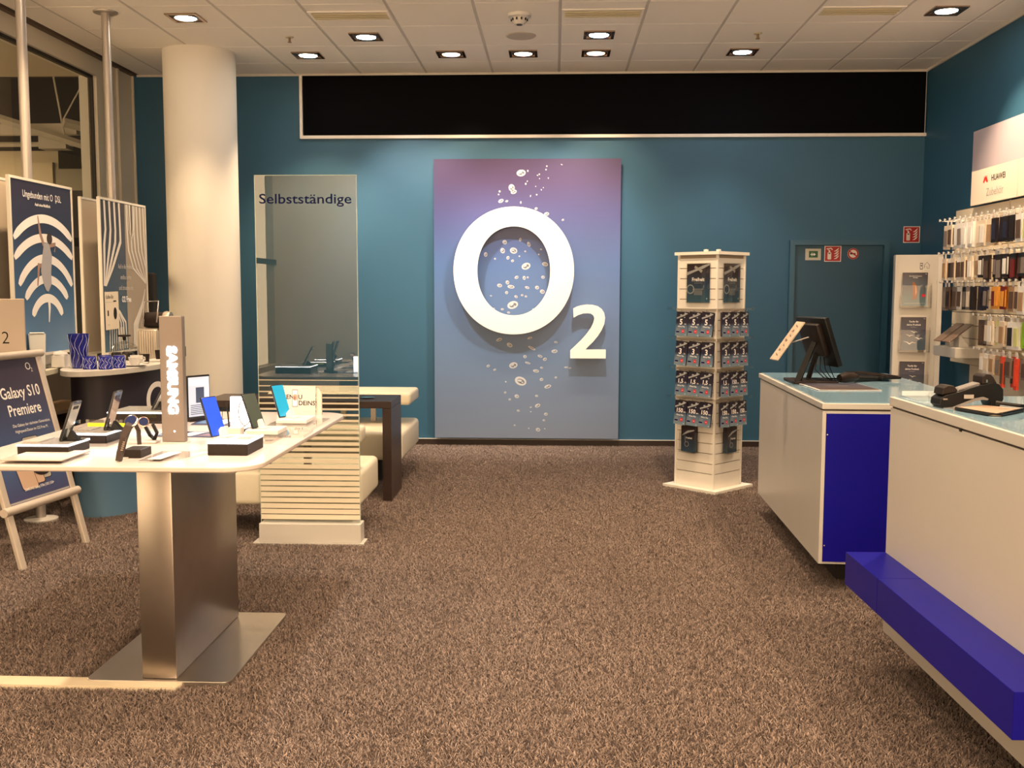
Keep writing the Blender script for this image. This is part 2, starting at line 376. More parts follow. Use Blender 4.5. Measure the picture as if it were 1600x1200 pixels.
# signs
def wallsign(name, label, x0, x1, z0, z1, y, base, deco, border=inkwhite):
    s = thing(name, label, 'sign', ((x0+x1)/2, y, z0))
    MB().box(x0, y-.004, z0, x1, y, z1).build('sign_board', base, s)
    d_ = MB(frame(((x0+x1)/2, y-.0042, (z0+z1)/2), (1, 0, 0), (0, 0, 1)))
    deco(d_, (x1-x0)/2, (z1-z0)/2); d_.build('pictogram', None, s); return s
def exting(d, a, b):
    o_ = [(-a, -b), (a, -b), (a, b), (-a, b)]; k = .92
    d.ring(o_, [(p*k, q*k) for p, q in o_], 0, .0005, inkwhite)
    cr_ = M('sign_cream', (.75, .68, .62, 1), .5)
    d.flat(rrect(-a*.62, -b*.72, -a*.18, b*.18, a*.08), .0006, cr_); d.flat([(-a*.5, b*.18), (-a*.3, b*.18), (-a*.3, b*.42), (-a*.5, b*.42)], .0006, cr_)
    d.stroke([(-a*.4, b*.42), (-a*.75, b*.62), (-a*.2, b*.70), (-a*.05, b*.5)], a*.14, .0006, cr_)
    d.flat([(-a*.52, b*.0), (-a*.28, b*.0), (-a*.28, b*.12), (-a*.52, b*.12)], .0008, inkblack)
    for i in range(4):
        yy = -b*.65+i*b*.32; d.stroke([(a*.15, yy), (a*.4, yy+b*.08), (a*.6, yy+b*.28), (a*.72, yy+b*.46)], [a*.04, a*.16, a*.14, a*.02], .0006, cr_)
def exitdeco(d, a, b):
    g_ = M('exit_green', (.02, .10, .035, 1), .5); d.flat([(-a*.55, -b*.55), (a*.6, -b*.55), (a*.6, b*.6), (-a*.55, b*.6)], .0004, g_)
    d.stroke([(-a*.35, 0), (a*.1, 0)], b*.16, .0008, inkwhite); d.flat([(a*.05, b*.28), (a*.35, 0), (a*.05, -b*.28)], .0008, inkwhite); d.stroke([(-a*.15, b*.3), (-a*.15, -b*.3)], b*.12, .0008, inkwhite)
wallsign('exit_sign', 'small cream and green arrow sign on the teal door', 2.355, 2.50, 1.782, 1.889, BW-.0125, M('sign_card', (.55, .52, .44, 1), .6), exitdeco)
wallsign('fire_extinguisher_sign', 'red extinguisher sign stuck on the teal door', 2.532, 2.688, 1.768, 1.915, BW-.0125, redsign, exting)
wallsign('fire_extinguisher_sign', 'red extinguisher sign high on the wall right of the door', 3.262, 3.414, 1.945, 2.097, BW-.001, redsign, exting)
s = thing('no_smoking_sign', 'round red prohibition sticker beside the extinguisher sign on the door', 'sign', (2.80, BW-.0125, 1.84))
MB(frame((2.80, BW-.0125, 1.842), (1, 0, 0), (0, 0, 1))).prism(arc(0, 0, .052, 0, 351, 39), 0, .002).build('disc', M('sign_cream', (.75, .68, .62, 1), .5), s)
q = MB(frame((2.80, BW-.0147, 1.842), (1, 0, 0), (0, 0, 1)))
q.ring(arc(0, 0, .051, 0, 345, 23), arc(0, 0, .037, 0, 345, 23), 0, .0006, redsign).stroke([(-.036, .024), (.036, -.024)], .011, .0007, redsign)
q.flat([(-.03, -.006), (.022, -.006), (.022, .006), (-.03, .006)], .0004, inkblack); q.build('pictogram', None, s)

# ---------------------------------------------------------------- window wall on the left with the mall behind
frame_m = M('cream_window_frame', (.60, .55, .46, 1), .45)
darkgap = M('dark_gasket', (.02, .015, .012, 1), .6)
wl = struct('wall_left', MB().box(LW-.16, YN, 3.372, LW, 9.05, CH+.02).box(LW-.16, 9.05, FZ, LW, 9.47, CH+.02).box(LW-.16, 9.47, FZ, LW-.004, BW, CH+.02).box(LW-.16, YN, FZ, LW, 9.05, .42), frame_m)
struct('trim_7', MB().box(LW-.02, YN, CH-.012, LW+.048, BW-.015, CH+.02), M('dark_brown_gap', (.10, .065, .045, 1), .6))
struct('trim_8', MB().box(LW, 9.455, FZ, LW+.022, 9.485, CH-.013).box(LW, 9.80, FZ, LW+.02, 9.822, CH-.013), frame_m)
wn = struct('window_1', MB().box(LW-.07, YN, 3.345, LW-.03, 9.05, 3.372).box(LW-.07, 9.025, .42, LW-.03, 9.05, 3.345), darkgap)
struct('pane', MB().box(LW-.052, YN+.01, 1.93, LW-.044, 9.02, 3.343), glass, wn)
struct('pane', MB().box(LW-.052, YN+.01, .422, LW-.044, 9.02, 1.86), glass, wn)
struct('transom', MB().box(LW-.09, YN, 1.86, LW-.01, 9.025, 1.93), darkgap, wn)
mallw = M('mall_beige_wall', (.50, .43, .30, 1), .7, noise=.04, scale=2)
malld = M('mall_dark_wall', (.055, .040, .030, 1), .6, noise=.15, scale=1.5)
mallg = M('mall_grey_panel', (.22, .20, .14, 1), .6)
struct('wall_mall', MB().box(-13, 15.0, FZ, -4.2, 15.2, 6.5), malld)
struct('wall_mall_side', MB().box(-13.2, YN, FZ, -13.0, 15.0, 6.5).box(-4.25, BW+.2, FZ, -4.2, 15.0, 6.5), malld)
struct('ceiling_mall', MB().box(-13, YN, 3.52, LW-.17, 9.72, 3.60).box(-13, 9.72, 3.52, LW-.17, 9.80, 6.4).box(-13, 9.80, 6.4, -4.2, 15, 6.5), M('mall_soffit', (.50, .43, .31, 1), .8))
tag(MB().box(-9.5, 12.0, FZ, -5.86, 13.5, 3.12).build('mall_partition', mallw), 'beige partition block in the mall behind the window', 'wall block')
tag(MB().box(-5.85, 11.9, FZ, -4.40, 12.0, 2.90).build('mall_screen', mallg), 'olive grey screen wall in the mall right of the beige partition', 'wall block')
t = thing('cable_tray', 'pale beam hanging on wires outside the window, upper one', 'beam', (-5.6, 11, 3.1))
trm = M('tray_metal', (.52, .47, .38, 1), .5)
MB().tube([(-6.6, 10.7, 3.52), (-5.02, 11.3, 3.02)], .045, 4).build('beam', trm, t)
MB().tube([(-5.42, 11, 4.4), (-5.42, 11, 3.95), (-5.32, 11.05, 3.16)], .010, 6).build('wire', trm, t)
t = thing('cable_tray', 'pale level beam outside the window behind the poles', 'beam', (-6, 11.5, 3.15))
MB().box(-7.5, 11.4, 3.22, -5.35, 11.5, 3.34).build('beam', trm, t)
t = thing('cable_tray', 'short beam running off to the right outside the window', 'beam', (-5.0, 11, 3.1))
MB().tube([(-5.25, 10.9, 3.27), (-4.55, 11.6, 3.13)], .050, 4).build('beam', trm, t)
MB().tube([(-4.95, 11, 3.9), (-5.30, 10.95, 3.27)], .008, 6).build('wire', trm, t)
t = thing('pipe_run', 'thin pipe with a bracket above the beige partition outside the window', 'pipe', (-5.5, 11.2, 3.0))
MB().tube([(-7.5, 11.75, 3.16), (-4.6, 11.75, 3.16)], .028, 8).build('pipe', trm, t)
MB().box(-5.92, 11.66, 3.10, -5.60, 11.84, 3.25).build('bracket', trm, t)
tag(MB().box(-6.25, 11.93, 2.65, -5.90, 11.99, 2.98).build('mall_notice_board', mallw), 'small beige notice board on the partition outside the window', 'board')
tag(MB().box(-4.95, 9.2, FZ, -4.55, 9.35, 2.32).build('mall_banner', M('olive_banner', (.20, .22, .10, 1), .7)), 'olive green upright banner outside the window between the posters', 'banner')
tag(MB().box(-6.4, 9.85, FZ, -4.45, 9.95, 2.45).build('mall_dark_portal', M('mall_portal', (.028, .020, .015, 1), .7)), 'dark doorway of the mall outside the window behind the olive banner', 'doorway')

# ================================================================== CEILING FIXTURES
def fixture():
    r = thing('recessed_downlight', '', 'ceiling light', (0, 0, CH))
    MB().ring([(-.122, -.122), (.122, -.122), (.122, .122), (-.122, .122)], [(-.100, -.100), (.100, -.100), (.100, .100), (-.100, .100)], -.010, .0).build('frame', M('brown_chrome', (.42, .30, .22, 1), .22, .9), r, local=True)
    MB().box(-.100, -.100, -.0025, .100, .100, -.0003).build('housing', M('brown_reflector', (.16, .10, .07, 1), .35, .5), r, local=True)
    MB().lathe([(.080, -.003), (.094, -.004), (.094, -.008), (.088, -.012), (.078, -.008), (.078, -.003)], 24).build('lamp_ring', chrome, r, smooth=True, local=True)
    return r
def lens(r, mat, dim=False):
    MB().lathe([(.0, -.0095), (.05, -.0085), (.0775, -.0045)], 24).build('lamp', mat, r, smooth=True, local=True)
FIX = ['lit warm downlight left of the round column', 'lit downlight with a starry glare right of the column, nearest the wall', 'lit cool white downlight left of centre, in the second row',
       'lit cool white downlight above the big logo, second row', 'tilted downlight, left one of three in front of the black band', 'tilted downlight, middle one of three in front of the black band',
       'tilted downlight, right one of three in front of the black band', 'lit cool downlight above the card kiosk side', 'tilted downlight near the right wall']
for i, L in enumerate(LAMPS):
    r = fixture(); r['label'] = FIX[i]; r['group'] = 'square recessed downlights'; r.location = (L[0], L[1], CH)
    lens(r, (lamp_cool if L[4] is COOL else (lamp_dim if i in (4, 5, 6) else lamp_on)))
proto = None
for L in HIDDEN_LAMPS:
    r = fixture(); r['label'] = 'unseen recessed downlight %.1f m from back wall, %.1f m from right wall' % (BW-L[1], RW-L[0]); r['group'] = 'unseen added downlights above and behind the viewer'; r.location = (L[0], L[1], CH); lens(r, lamp_on)
GR = ['slotted ceiling air grille at the left', 'slotted ceiling air grille in the middle', 'slotted ceiling air grille at the right']
grm = M('grille_cream', (.55, .50, .36, 1), .5)
for (x0, lab) in zip((-1.848+.012, .027+.012, 1.902+.012), GR):
    r = thing('air_grille', lab, 'ceiling grille', (x0+.3, 7.79, CH), group='ceiling air grilles')
    MB().ring([(x0, 7.66), (x0+.60, 7.66), (x0+.60, 7.92), (x0, 7.92)], [(x0+.02, 7.69), (x0+.58, 7.69), (x0+.58, 7.89), (x0+.02, 7.89)], CH-.006, CH+.004).build('frame', tilem, r)
    MB().box(x0+.02, 7.69, CH-.002, x0+.58, 7.89, CH-.0005).build('inlay', grm, r)
    for k in range(3): MB().box(x0+.02, 7.72+k*.055, CH-.012, x0+.58, 7.726+k*.055, CH-.002).build('slat', grm, r)
r = thing('smoke_detector', 'small round smoke detector on the ceiling in the middle', 'detector', (-.276, 7.79, CH))
MB().lathe([(0, -.075), (.04, -.075), (.052, -.055), (.06, -.03), (.085, -.022), (.088, 0)], 24, (-.276, 7.79)).at(Matrix()).build('body', whitep, None, smooth=True)
o = bpy.data.objects['body']; o.location = (0, 0, CH); o.parent = r; o.matrix_parent_inverse = r.matrix_basis.inverted()
MB().lathe([(0, CH-.079), (.022, CH-.079), (.022, CH-.073), (0, CH-.073)], 16, (-.276, 7.79)).build('sensor', brownp, r)
for k in range(10):
    a = k*2*PI/10; MB().box(-.276+.058*math.cos(a)-.006, 7.79+.058*math.sin(a)-.006, CH-.050, -.276+.058*math.cos(a)+.006, 7.79+.058*math.sin(a)+.006, CH-.034).build('slot', brownp, r)
tag(MB().lathe([(0, CH-.008), (.115, CH-.008), (.122, CH-.001), (.122, CH)], 32, (-.286, 8.43)).build('ceiling_speaker', M('speaker_mesh', (.52, .46, .40, 1), .7), smooth=True), 'round flush speaker disc in the ceiling behind the smoke detector', 'speaker')
for x, y, lab in ((-2.16, 8.41, 'small brass sprinkler nozzle left of the logo wall'), (1.60, 8.42, 'small brass sprinkler nozzle in front of the right cool downlight')):
    r = thing('sprinkler', lab, 'sprinkler', (x, y, CH), group='ceiling sprinklers')
    MB().lathe([(0, CH-.007), (.032, CH-.006), (.034, CH)], 16, (x, y)).build('rosette', grm, r)
    MB().tube([(x, y, CH), (x, y, CH-.035)], .009, 8).build('nozzle', M('brass', (.35, .22, .12, 1), .35, .8), r)
    MB().lathe([(0, CH-.044), (.016, CH-.044), (.016, CH-.040), (0, CH-.040)], 12, (x, y)).build('deflector', MATS['brass'], r)

# ================================================================== COLUMN AND POLES
cc = (-3.085, 8.93)
struct('column', MB().lathe([(.305, FZ), (.305, CH)], 96, cc), whitepaint, smooth=True)
for k, (x, y) in enumerate(((-3.345, 6.43), (-3.325, 7.62))):
    r = thing('support_pole', ('slim pale floor to ceiling pole behind the running dancer poster', 'slim pale floor to ceiling pole behind the curtain poster')[k], 'pole', (x, y, FZ))
    MB().tube([(x, y, FZ), (x, y, CH)], .031, 20).build('pole', silver, r, smooth=True)
    MB().lathe([(.034, CH-.012), (.085, CH-.010), (.088, CH)], 28, (x, y), closed=False).build('ceiling_flange', silver, r)
    MB().lathe([(0, FZ), (.105, FZ), (.105, .006), (.035, .014), (0, .014)], 28, (x, y)).build('foot_plate', whitep, r)

# ================================================================== BIG LOGO PANEL
PX0, PX1, PZ0, PZ1, PY = -1.152, .612, .075, 2.725, BW-.075
s = thing('logo_wall_panel', 'large purple to blue wall panel with white logo and droplets', 'logo panel', ((PX0+PX1)/2, PY, PZ0))
pm = grad('panel_print', [(0, (.160, .205, .300, 1)), (.30, (.100, .175, .320, 1)), (.62, (.060, .135, .330, 1)), (.80, (.062, .072, .220, 1)), (.92, (.060, .040, .120, 1)), (1, (.050, .030, .090, 1))], 0, PZ1-PZ0, .33)
MB().box(PX0, PY, PZ0, PX1, PY+.03, PZ1).build('board', pm, s)
MB().box(PX0+.08, PY+.03, PZ0+.08, PX1-.08, BW-.001, PZ1-.08).build('backing_frame', M('dark_backing', (.02, .03, .05, 1), .7), s)
def px2p(u, v):  # zoomed panel sketch units -> metres on the panel
    return (PX0+(u-48)/(780-48)*(PX1-PX0), PZ1-(v-48)/(1152-48)*(PZ1-PZ0))
FR = frame((0, PY, 0), (1, 0, 0), (0, 0, 1))
oc = px2p(364, 485); NN = 96
rxo, rzo = .567, .597; rxi, rzi = .343, .416
ci = px2p(364, 486)
def super_(c, rx, rz, n, e=2.12):
    P = []
    for i in range(n):
        a = 2*PI*i/n; ca, sa = math.cos(a), math.sin(a)
        P.append((c[0]+rx*math.copysign(abs(ca)**(2/e), ca), c[1]+rz*math.copysign(abs(sa)**(2/e), sa)))
    return P
lw = M('white_logo_letter', (.84, .83, .80, 1), .4)
oo = MB(FR).ring(super_(oc, rxo, rzo, NN, 2.05), super_(ci, rxi, rzi, NN, 2.1), .055, .10).build('letter_o', lw, s, smooth=True)
MB(FR).ring(super_(oc, rxo-.05, rzo-.05, NN), super_(ci, rxi+.05, rzi+.05, NN), 0, .055).build('letter_standoff', MATS['dark_backing'], s)
two = [(597,632),(612,624),(630,619),(650,616),(672,617),(692,622),(708,633),(718,648),(722,668),(719,692),(709,716),(694,740),(676,762),(655,783),(646,793),(726,793),(726,828),(587,828),(587,797),(607,778),(630,755),(650,732),(667,708),(676,688),(680,670),(676,659),(667,652),(655,650),(636,651),(616,658),(599,668)]
MB(FR).prism([px2p(*p) for p in two], .040, .085).build('digit_two', lw, s)
tw2 = [px2p(*p) for p in two]
MB(FR).box(px2p(600, 812)[0], px2p(600, 812)[1], 0, px2p(715, 812)[0], px2p(600, 806)[1]+.0, .040).build('digit_standoff', MATS['dark_backing'], s)
BUB = [(391,103,18,13),(354,160,12,14),(362,176,12,8),(312,211,11,7),(335,212,6,4),(307,174,4,4),(303,186,3,3),(390,217,3,5),(450,241,6,5),(491,262,10,7),(555,285,5,4),(549,71,4,2),(491,77,3,3),(488,90,3,3),(417,95,3,4),(409,145,3,4),(415,135,2,3),(428,192,2,4),(452,187,3,3),(470,168,2,3),(497,123,2,3),(455,112,3,2),(462,108,3,3),(478,160,2,2),(463,125,2,2),(448,155,2,2),
 (327,372,9,8),(319,405,9,11),(362,405,15,12),(340,433,6,7),(358,445,6,5),(411,466,18,13),(388,362,5,7),(422,380,6,10),(252,420,7,9),(289,437,4,4),(486,458,12,8),(374,510,8,6),(404,512,6,8),(418,510,4,4),(338,530,7,8),(307,542,10,7),(352,547,14,7),(416,550,9,5),(455,550,8,7),(476,566,10,8),(478,509,7,6),(335,570,6,6),(372,586,7,5),(396,580,5,4),(411,585,5,4),(273,583,4,3),(359,619,22,15),(318,636,6,4),(343,649,6,4),(285,634,4,4),(440,636,4,4),(408,408,4,3),(385,427,3,3),(470,400,4,3),(461,420,3,3),
 (305,757,12,6),(347,778,12,8),(427,750,10,4),(530,766,7,4),(525,802,12,7),(435,790,16,5),(408,824,7,6),(468,822,10,5),(487,834,8,6),(419,849,11,4),(362,859,17,12),(262,862,7,5),(288,877,6,4),(452,881,12,6),(474,868,6,4),(572,866,8,3),(587,869,5,3),(391,922,24,17),(474,915,7,6),(499,943,14,7),(531,907,5,4),(332,925,3,3),(330,968,5,4),(376,983,9,7),(455,981,6,4),(348,996,5,4),(459,1020,11,7),(382,1041,6,4),(432,1027,4,3),(492,1054,7,6),(484,1079,5,4),(368,1100,4,3),(461,1117,9,7),(424,1112,3,2),(488,1113,3,2),(432,1045,3,2)]
bb = MB(FR); bl_ = M('droplet_silver', (.50, .52, .56, 1), .35); bd = M('droplet_shade', (.13, .14, .17, 1), .4)
rb2 = random.Random(5)
for (u, v, a, b) in BUB:
    x, z = px2p(u, v); k = (PX1-PX0)/732; a *= k; b *= k; rt = rb2.uniform(-.5, .5)
    bb.ell(x, z, a, b, .0006, bl_, 14, rt)
    if a > .009:
        bb.ell(x+a*.05, z-b*.05, a*.66, b*.55, .0010, bd, 12, rt); bb.ell(x-a*.15, z+b*.12, a*.40, b*.26, .0014, bl_, 10, rt+.3); bb.ell(x+a*.30, z-b*.30, a*.2, b*.14, .0014, bl_, 8, rt)
bb.build('printed_droplets', None, s)

# ================================================================== GLASS STELE
sx0, sx1, sy = -1.742, -1.148, 5.90
s = thing('glass_stele', 'tall free-standing glass panel lettered Selbstständige with white stripes below', 'glass partition', ((sx0+sx1)/2, sy, FZ))
MB().box(sx0-.035, 5.862, FZ, sx1+.03, 6.00, .004).build('foot_plate', white, s)
MB().rbox(sx0, 5.872, .004, sx1+.012, 5.985, .118, .003, 1).build('plinth', white, s)
MB().box(sx0+.004, 5.915, .118, sx1, 5.925, 2.150).build('glass_sheet', steleglass, s)
ge = M('glass_edge', (.55, .68, .62, 1), .15, spec=.8)
for nm, b in (('edge', (sx0+.001, 5.915, .118, sx0+.004, 5.925, 2.150)), ('edge', (sx1, 5.915, .118, sx1+.003, 5.925, 2.150)), ('edge', (sx0+.001, 5.915, 2.150, sx1+.003, 5.925, 2.153))):
    MB().box(*b).build('glass_edge', ge, s)
fro = M('frosted_white_stripe', (.78, .72, .58, 1), .5, alpha=.93)
zt = .965
for i in range(25):
    t_ = i/24.; thk = .0045+.0215*min(1, (t_*1.55))**1.0; z1 = .968-i*.0335
    if i > 21: thk = .0285
    MB().box(sx0+.004, 5.9132, z1-thk, sx1, 5.9148, z1).build('frosted_stripe', fro, s)
_w = glyphs('Selbstständige', .006)[2]*.058/.729; STW = .540/_w
MB(frame((sx0+.026, 5.9138, 1.990), (1, 0, 0), (0, 0, 1))).text('Selbstständige', .058, 0, 0, 0, navyink, .006, sx=STW).build('lettering', None, s)

# ================================================================== BOOTH: bench, table, bench
def bench(name, label, y0, y1, back0, back1):
    r = thing(name, label, 'bench', (-1.75, (y0+y1)/2, FZ), group='cream booth benches')
    MB().rbox(-2.32, y0, .195, -1.155, y1, .412, .035, 4).build('seat', leather, r, smooth=True)
    MB().rbox(-2.32, back0, .572, -1.155, back1, .672, .026, 4).build('backrest', leather, r, smooth=True)
    MB().box(-1.74, y0+.25, FZ, -1.36, y1-.16, .200).build('plinth', M('dark_plinth', (.02, .016, .014, 1), .6), r)
    MB().box(-2.28, y0+.25, FZ, -2.12, y1-.16, .200).build('plinth', MATS['dark_plinth'], r)
    yy = (back0+back1)/2
    for x in (-2.2, -1.75, -1.5): MB().box(x-.02, yy-.02, .405, x+.02, yy+.02, .58).build('support', silver, r)
bench('booth_bench', 'cream upholstered bench directly behind the glass stele', 6.01, 6.615, 6.01, 6.19)
bench('booth_bench', 'cream upholstered bench at the back wall beyond the dark table', 7.665, 8.63, 8.11, 8.63)
r = thing('booth_table', 'dark brown waterfall table between the two cream benches', 'table', (-1.8, 7.36, FZ))
MB().box(-2.50, 7.125, .660, -1.153, 7.60, .710).build('tabletop', darkwood, r, bevel=.003)
MB().box(-1.215, 7.125, FZ, -1.153, 7.60, .659).build('leg', darkwood, r, bevel=.003)
MB().box(-2.50, 7.125, FZ, -2.44, 7.60, .659).build('leg', darkwood, r, bevel=.003)
tag(MB().lathe([(0, .7105), (.045, .7105), (.055, .717), (.03, .722), (0, .722)], 24, (-1.36, 7.34)).build('metal_dish', chrome, smooth=True), 'small shiny metal dish on the dark booth table', 'dish')

# ================================================================== CARD KIOSK
KC = (1.18, 7.81); KR = math.radians(46)
def kT(face):   # face frame: origin at face centre on floor; right / up / outward
    a = KR-PI/2+ (0 if face == 0 else -PI/2) if face in (0, 1) else KR+PI/2*(face-1)
    return a
kiosk = thing('card_kiosk', 'square white slatwall tower holding prepaid cards', 'display tower', (KC[0], KC[1], FZ))
HS = .177
def kface(n):   # outward normals: 0 = left front (-x,-y), 1 = right front (+x,-y), 2 = right back, 3 = left back
    ang = math.radians([226, 316, 46, 136][n]); nx, ny = math.cos(ang), math.sin(ang)
    return frame((KC[0]+nx*HS, KC[1]+ny*HS, 0), (-ny, nx, 0), (0, 0, 1))
kb = M('kiosk_white', (.76, .73, .68, 1), .45, noise=.02, scale=8)
RZ = Matrix.Translation((KC[0], KC[1], 0)) @ Matrix.Rotation(math.radians(46), 4, 'Z')
MB(RZ).box(-.243, -.243, FZ, .243, .243, .016).build('base_plate', kb, kiosk)
MB(RZ).box(-HS+.010, -HS+.010, .016, HS-.010, HS-.010, 1.755).build('core', M('kiosk_groove', (.30, .24, .18, 1), .7), kiosk)
MB(RZ).box(-HS-.022, -HS-.022, 1.757, HS+.022, HS+.022, 1.780).build('top_cap', kb, kiosk)
for a, b in ((-1, -1), (1, -1), (-1, 1), (1, 1)):
    MB(RZ).box(a*(HS+.004), b*(HS+.004), .016, a*(HS-.012), b*(HS-.012), 1.756).build('corner_post', kb, kiosk)
zc = .0165; slz = [.115]+[.0765]*21
slc = {}
for n in range(4):
    F = kface(n); z = .0165
    for h in slz:
        z2 = min(z+h-.006, 1.7555)
        if z2-z < .01: break
        MB(F).box(-HS+.0125, z, -.0098, HS-.0125, z2, 0).build('slat', kb, kiosk); z += h
for k, (dx, dy) in enumerate(((-.06, -.10), (.03, -.12))):
    MB().lathe([(0, 1.780), (.018, 1.780), (.018, 1.798), (0, 1.800)], 12, (KC[0]+dx, KC[1]+dy)).build('screw_cap', whitep, kiosk)
cardbg = grad('card_print', [(0, (.18, .26, .34, 1)), (.42, (.09, .15, .24, 1)), (.55, (.022, .020, .045, 1)), (1, (.014, .010, .018, 1))], -.19, 0, .3)
posterbg = grad('freedom_print', [(0, (.035, .10, .16, 1)), (.5, (.022, .045, .085, 1)), (.8, (.03, .022, .032, 1)), (1, (.03, .018, .015, 1))], -.29, 0, .3)
skin_ = M('ribbon_grey', (.36, .38, .40, 1), .5); tealink = M('teal_box', (.03, .25, .26, 1), .5)
CARD = {}
def card_meshes(val):
    if val in CARD: return CARD[val]
    body = MB().box(-.054, -.183, -.003, .054, 0, 0).mesh('card_sleeve', cardbg)
    d_ = MB(); d_.stroke([(-.050, -.052), (-.02, -.040), (.015, -.026), (.046, -.012)], [.012, .010, .013, .006], .0006, skin_).ell(.026, -.012, .010, .006, .0008, skin_).ell(-.012, -.026, .010, .006, .0008, skin_)
    d_.ell(.022, -.042, .006, .004, .0008, skin_)
    big = val.split(' ')
    d_.text(big[0], .042 if len(big[0]) < 3 else .031, -.008, -.096 if len(big[0]) < 3 else -.090, .001, inkwhite, .025, 'c', sx=1.0 if len(big[0]) < 4 else .8)
    d_.text(big[1], .009, .024 if len(big[0]) < 3 else .030, -.096 if len(big[0]) < 3 else -.090, .001, inkwhite, .015)
    d_.text('Allnet Flat', .0115, -.001, -.116, .001, inkwhite, .02, 'c')
    for k in range(4): d_.stroke([(-.044, -.128-k*.011), (-.012, -.128-k*.011)], .003, .0008, inkgrey)
    d_.flat([(-.046, -.158), (-.016, -.158), (-.016, -.147), (-.046, -.147)], .0009, navyink if '5' in big[0] or big[0] == '3' else tealink)
    d_.ell(.016, -.145, .013, .015, .0009, red); d_.text('9,99', .006, .016, -.148, .0013, inkwhite, .02, 'c')
    d_.text('O', .007, .036, -.175, .0009, inkwhite, .03); d_.text('2', .004, .042, -.177, .0009, inkwhite, .03)
    pr = d_.mesh('print')
    CARD[val] = (body, pr); return CARD[val]
stackm = MB().box(-.048, -.180, -.022, .048, -.004, -.0035).mesh('card_stack', M('dark_card_edge', (.03, .025, .04, 1), .5))
rowz = [1.338, 1.118, .895, .672]; rowv = ['5 GB', '3 GB', '1,5 GB', '150 MIN']
hookm = chrome
facen = {0: 'left', 1: 'right'}; coln = ['first', 'second', 'third']
ordn = ['top', 'second', 'third', 'bottom']
for n in (0, 1):
    F = kface(n)
    MBr = MB(F)
    for ri, z in enumerate(rowz):
        MB(F).box(-HS-.01, z+.004, .0, HS+.01, z+.022, .004).build('hook_rail', M('rail_metal', (.6, .55, .48, 1), .3, .7), kiosk)
        MB(F).box(-HS-.060 if n == 0 else HS+.012, z+.010, .02, -HS-.012 if n == 0 else HS+.060, z+.030, .055).build('price_flap', acry, kiosk)
        for ci_ in range(3):
            x = (-.114, 0, .114)[ci_]+(.030 if n == 0 else -.020)
            MB(F).tube([(x, z+.006, .003), (x, z+.004, .075), (x, z+.014, .082)], .0022, 6).build('hook', hookm, kiosk)
            val = rowv[ri]
            if n == 1 and ri == 2 and ci_ > 0: val = '150 MIN'
            b_, p_ = card_meshes(val)
            c = thing('prepaid_card', '%s prepaid card, %s of three in the %s row, %s face of the tower' % (val.replace(' ', ''), coln[ci_], ordn[ri], facen[n]), 'prepaid card', group='prepaid cards on the tower')
            a_ = .055 + random.uniform(-.006, .010)
            c.matrix_basis = F @ Matrix.Translation((x+random.uniform(-.003, .003), z-.001, .058)) @ Matrix.Rotation(-a_*1.2, 4, 'X') @ Matrix.Rotation(random.uniform(-.05, .02)+(-.03), 4, 'Z')
            for nm, me in (('card_sleeve', b_), ('print', p_), ('card_stack', stackm)):
                # meshes are drawn in x (width), y (height)
                q = bpy.data.objects.new(nm, me); COL.objects.link(q); q.parent = c
for me in [CARD[k][0] for k in CARD]: pass
# printed gradients on cards run along local y
for nm in ('card_print', 'freedom_print'):
    nt = MATS[nm].node_tree; cr = [n for n in nt.nodes if n.type == 'SEPXYZ'][0]; mr = [n for n in nt.nodes if n.type == 'MAP_RANGE'][0]
    for l in list(nt.links):
        if l.to_node == mr: nt.links.remove(l)
    nt.links.new(cr.outputs[1], mr.inputs[0])
def freedom_poster(F, x, ztop, w_, h, label, sm=False):
    c = thing('advert_poster', label, 'poster'); c.matrix_basis = F @ Matrix.Translation((x, ztop, .016))
    MB().box(-w_/2, -h, -.004, w_/2, 0, 0).build('poster_sheet', posterbg, c, local=True)
    MB().box(-w_/2-.006, -h-.006, -.009, w_/2+.006, .006, -.0045).build('acrylic_holder', acry, c, local=True)
    MB().box(-w_/2-.006, -h-.006, .004, w_/2+.006, .006, .006).build('acrylic_front', acry, c, local=True)
    k = w_/.20; d_ = MB()
    d_.stroke([(-w_*.5, -h*.26), (-w_*.2, -h*.19), (w_*.2, -h*.09), (w_*.49, -h*.02)], [.022*k, .016*k, .022*k, .012*k], .0006, skin_)
    d_.stroke([(-w_*.16, -h*.08), (0, -h*.13), (w_*.16, -h*.21)], [.02*k, .014*k, .022*k], .0008, inkgrey)
    d_.text('Freiheit', .026*k, 0, -h*.45, .001, inkwhite, .03, 'c'); d_.text('im besten Netz', .008*k, 0, -h*.51, .001, inkgrey, .01, 'c')
    d_.ring([(p+-w_*.34, q-h*.66) for p, q in arc(0, 0, .034*k, 0, 350, 20)], [(p+-w_*.34, q-h*.66) for p, q in arc(0, 0, .027*k, 0, 350, 20)], .0004, .0008, skin_)
    d_.stroke([(-w_*.24, -h*.66), (w_*.22, -h*.66), (w_*.26, -h*.56)], .004*k, .0008, inkgrey)
    for q in range(4): d_.stroke([(-w_*.18, -h*(.70+.033*q)), (w_*.18, -h*(.70+.033*q))], .0035*k, .0008, inkgrey)
    d_.text('O', .010*k, w_*.36, -h*.92, .001, inkwhite, .03)
    d_.build('print', None, c, local=True)
freedom_poster(kface(0), .018, 1.692, .205, .285, 'dark Freiheit poster on the left face at the top of the tower')
freedom_poster(kface(1), -.012, 1.692, .205, .285, 'dark Freiheit poster on the right face at the top of the tower')
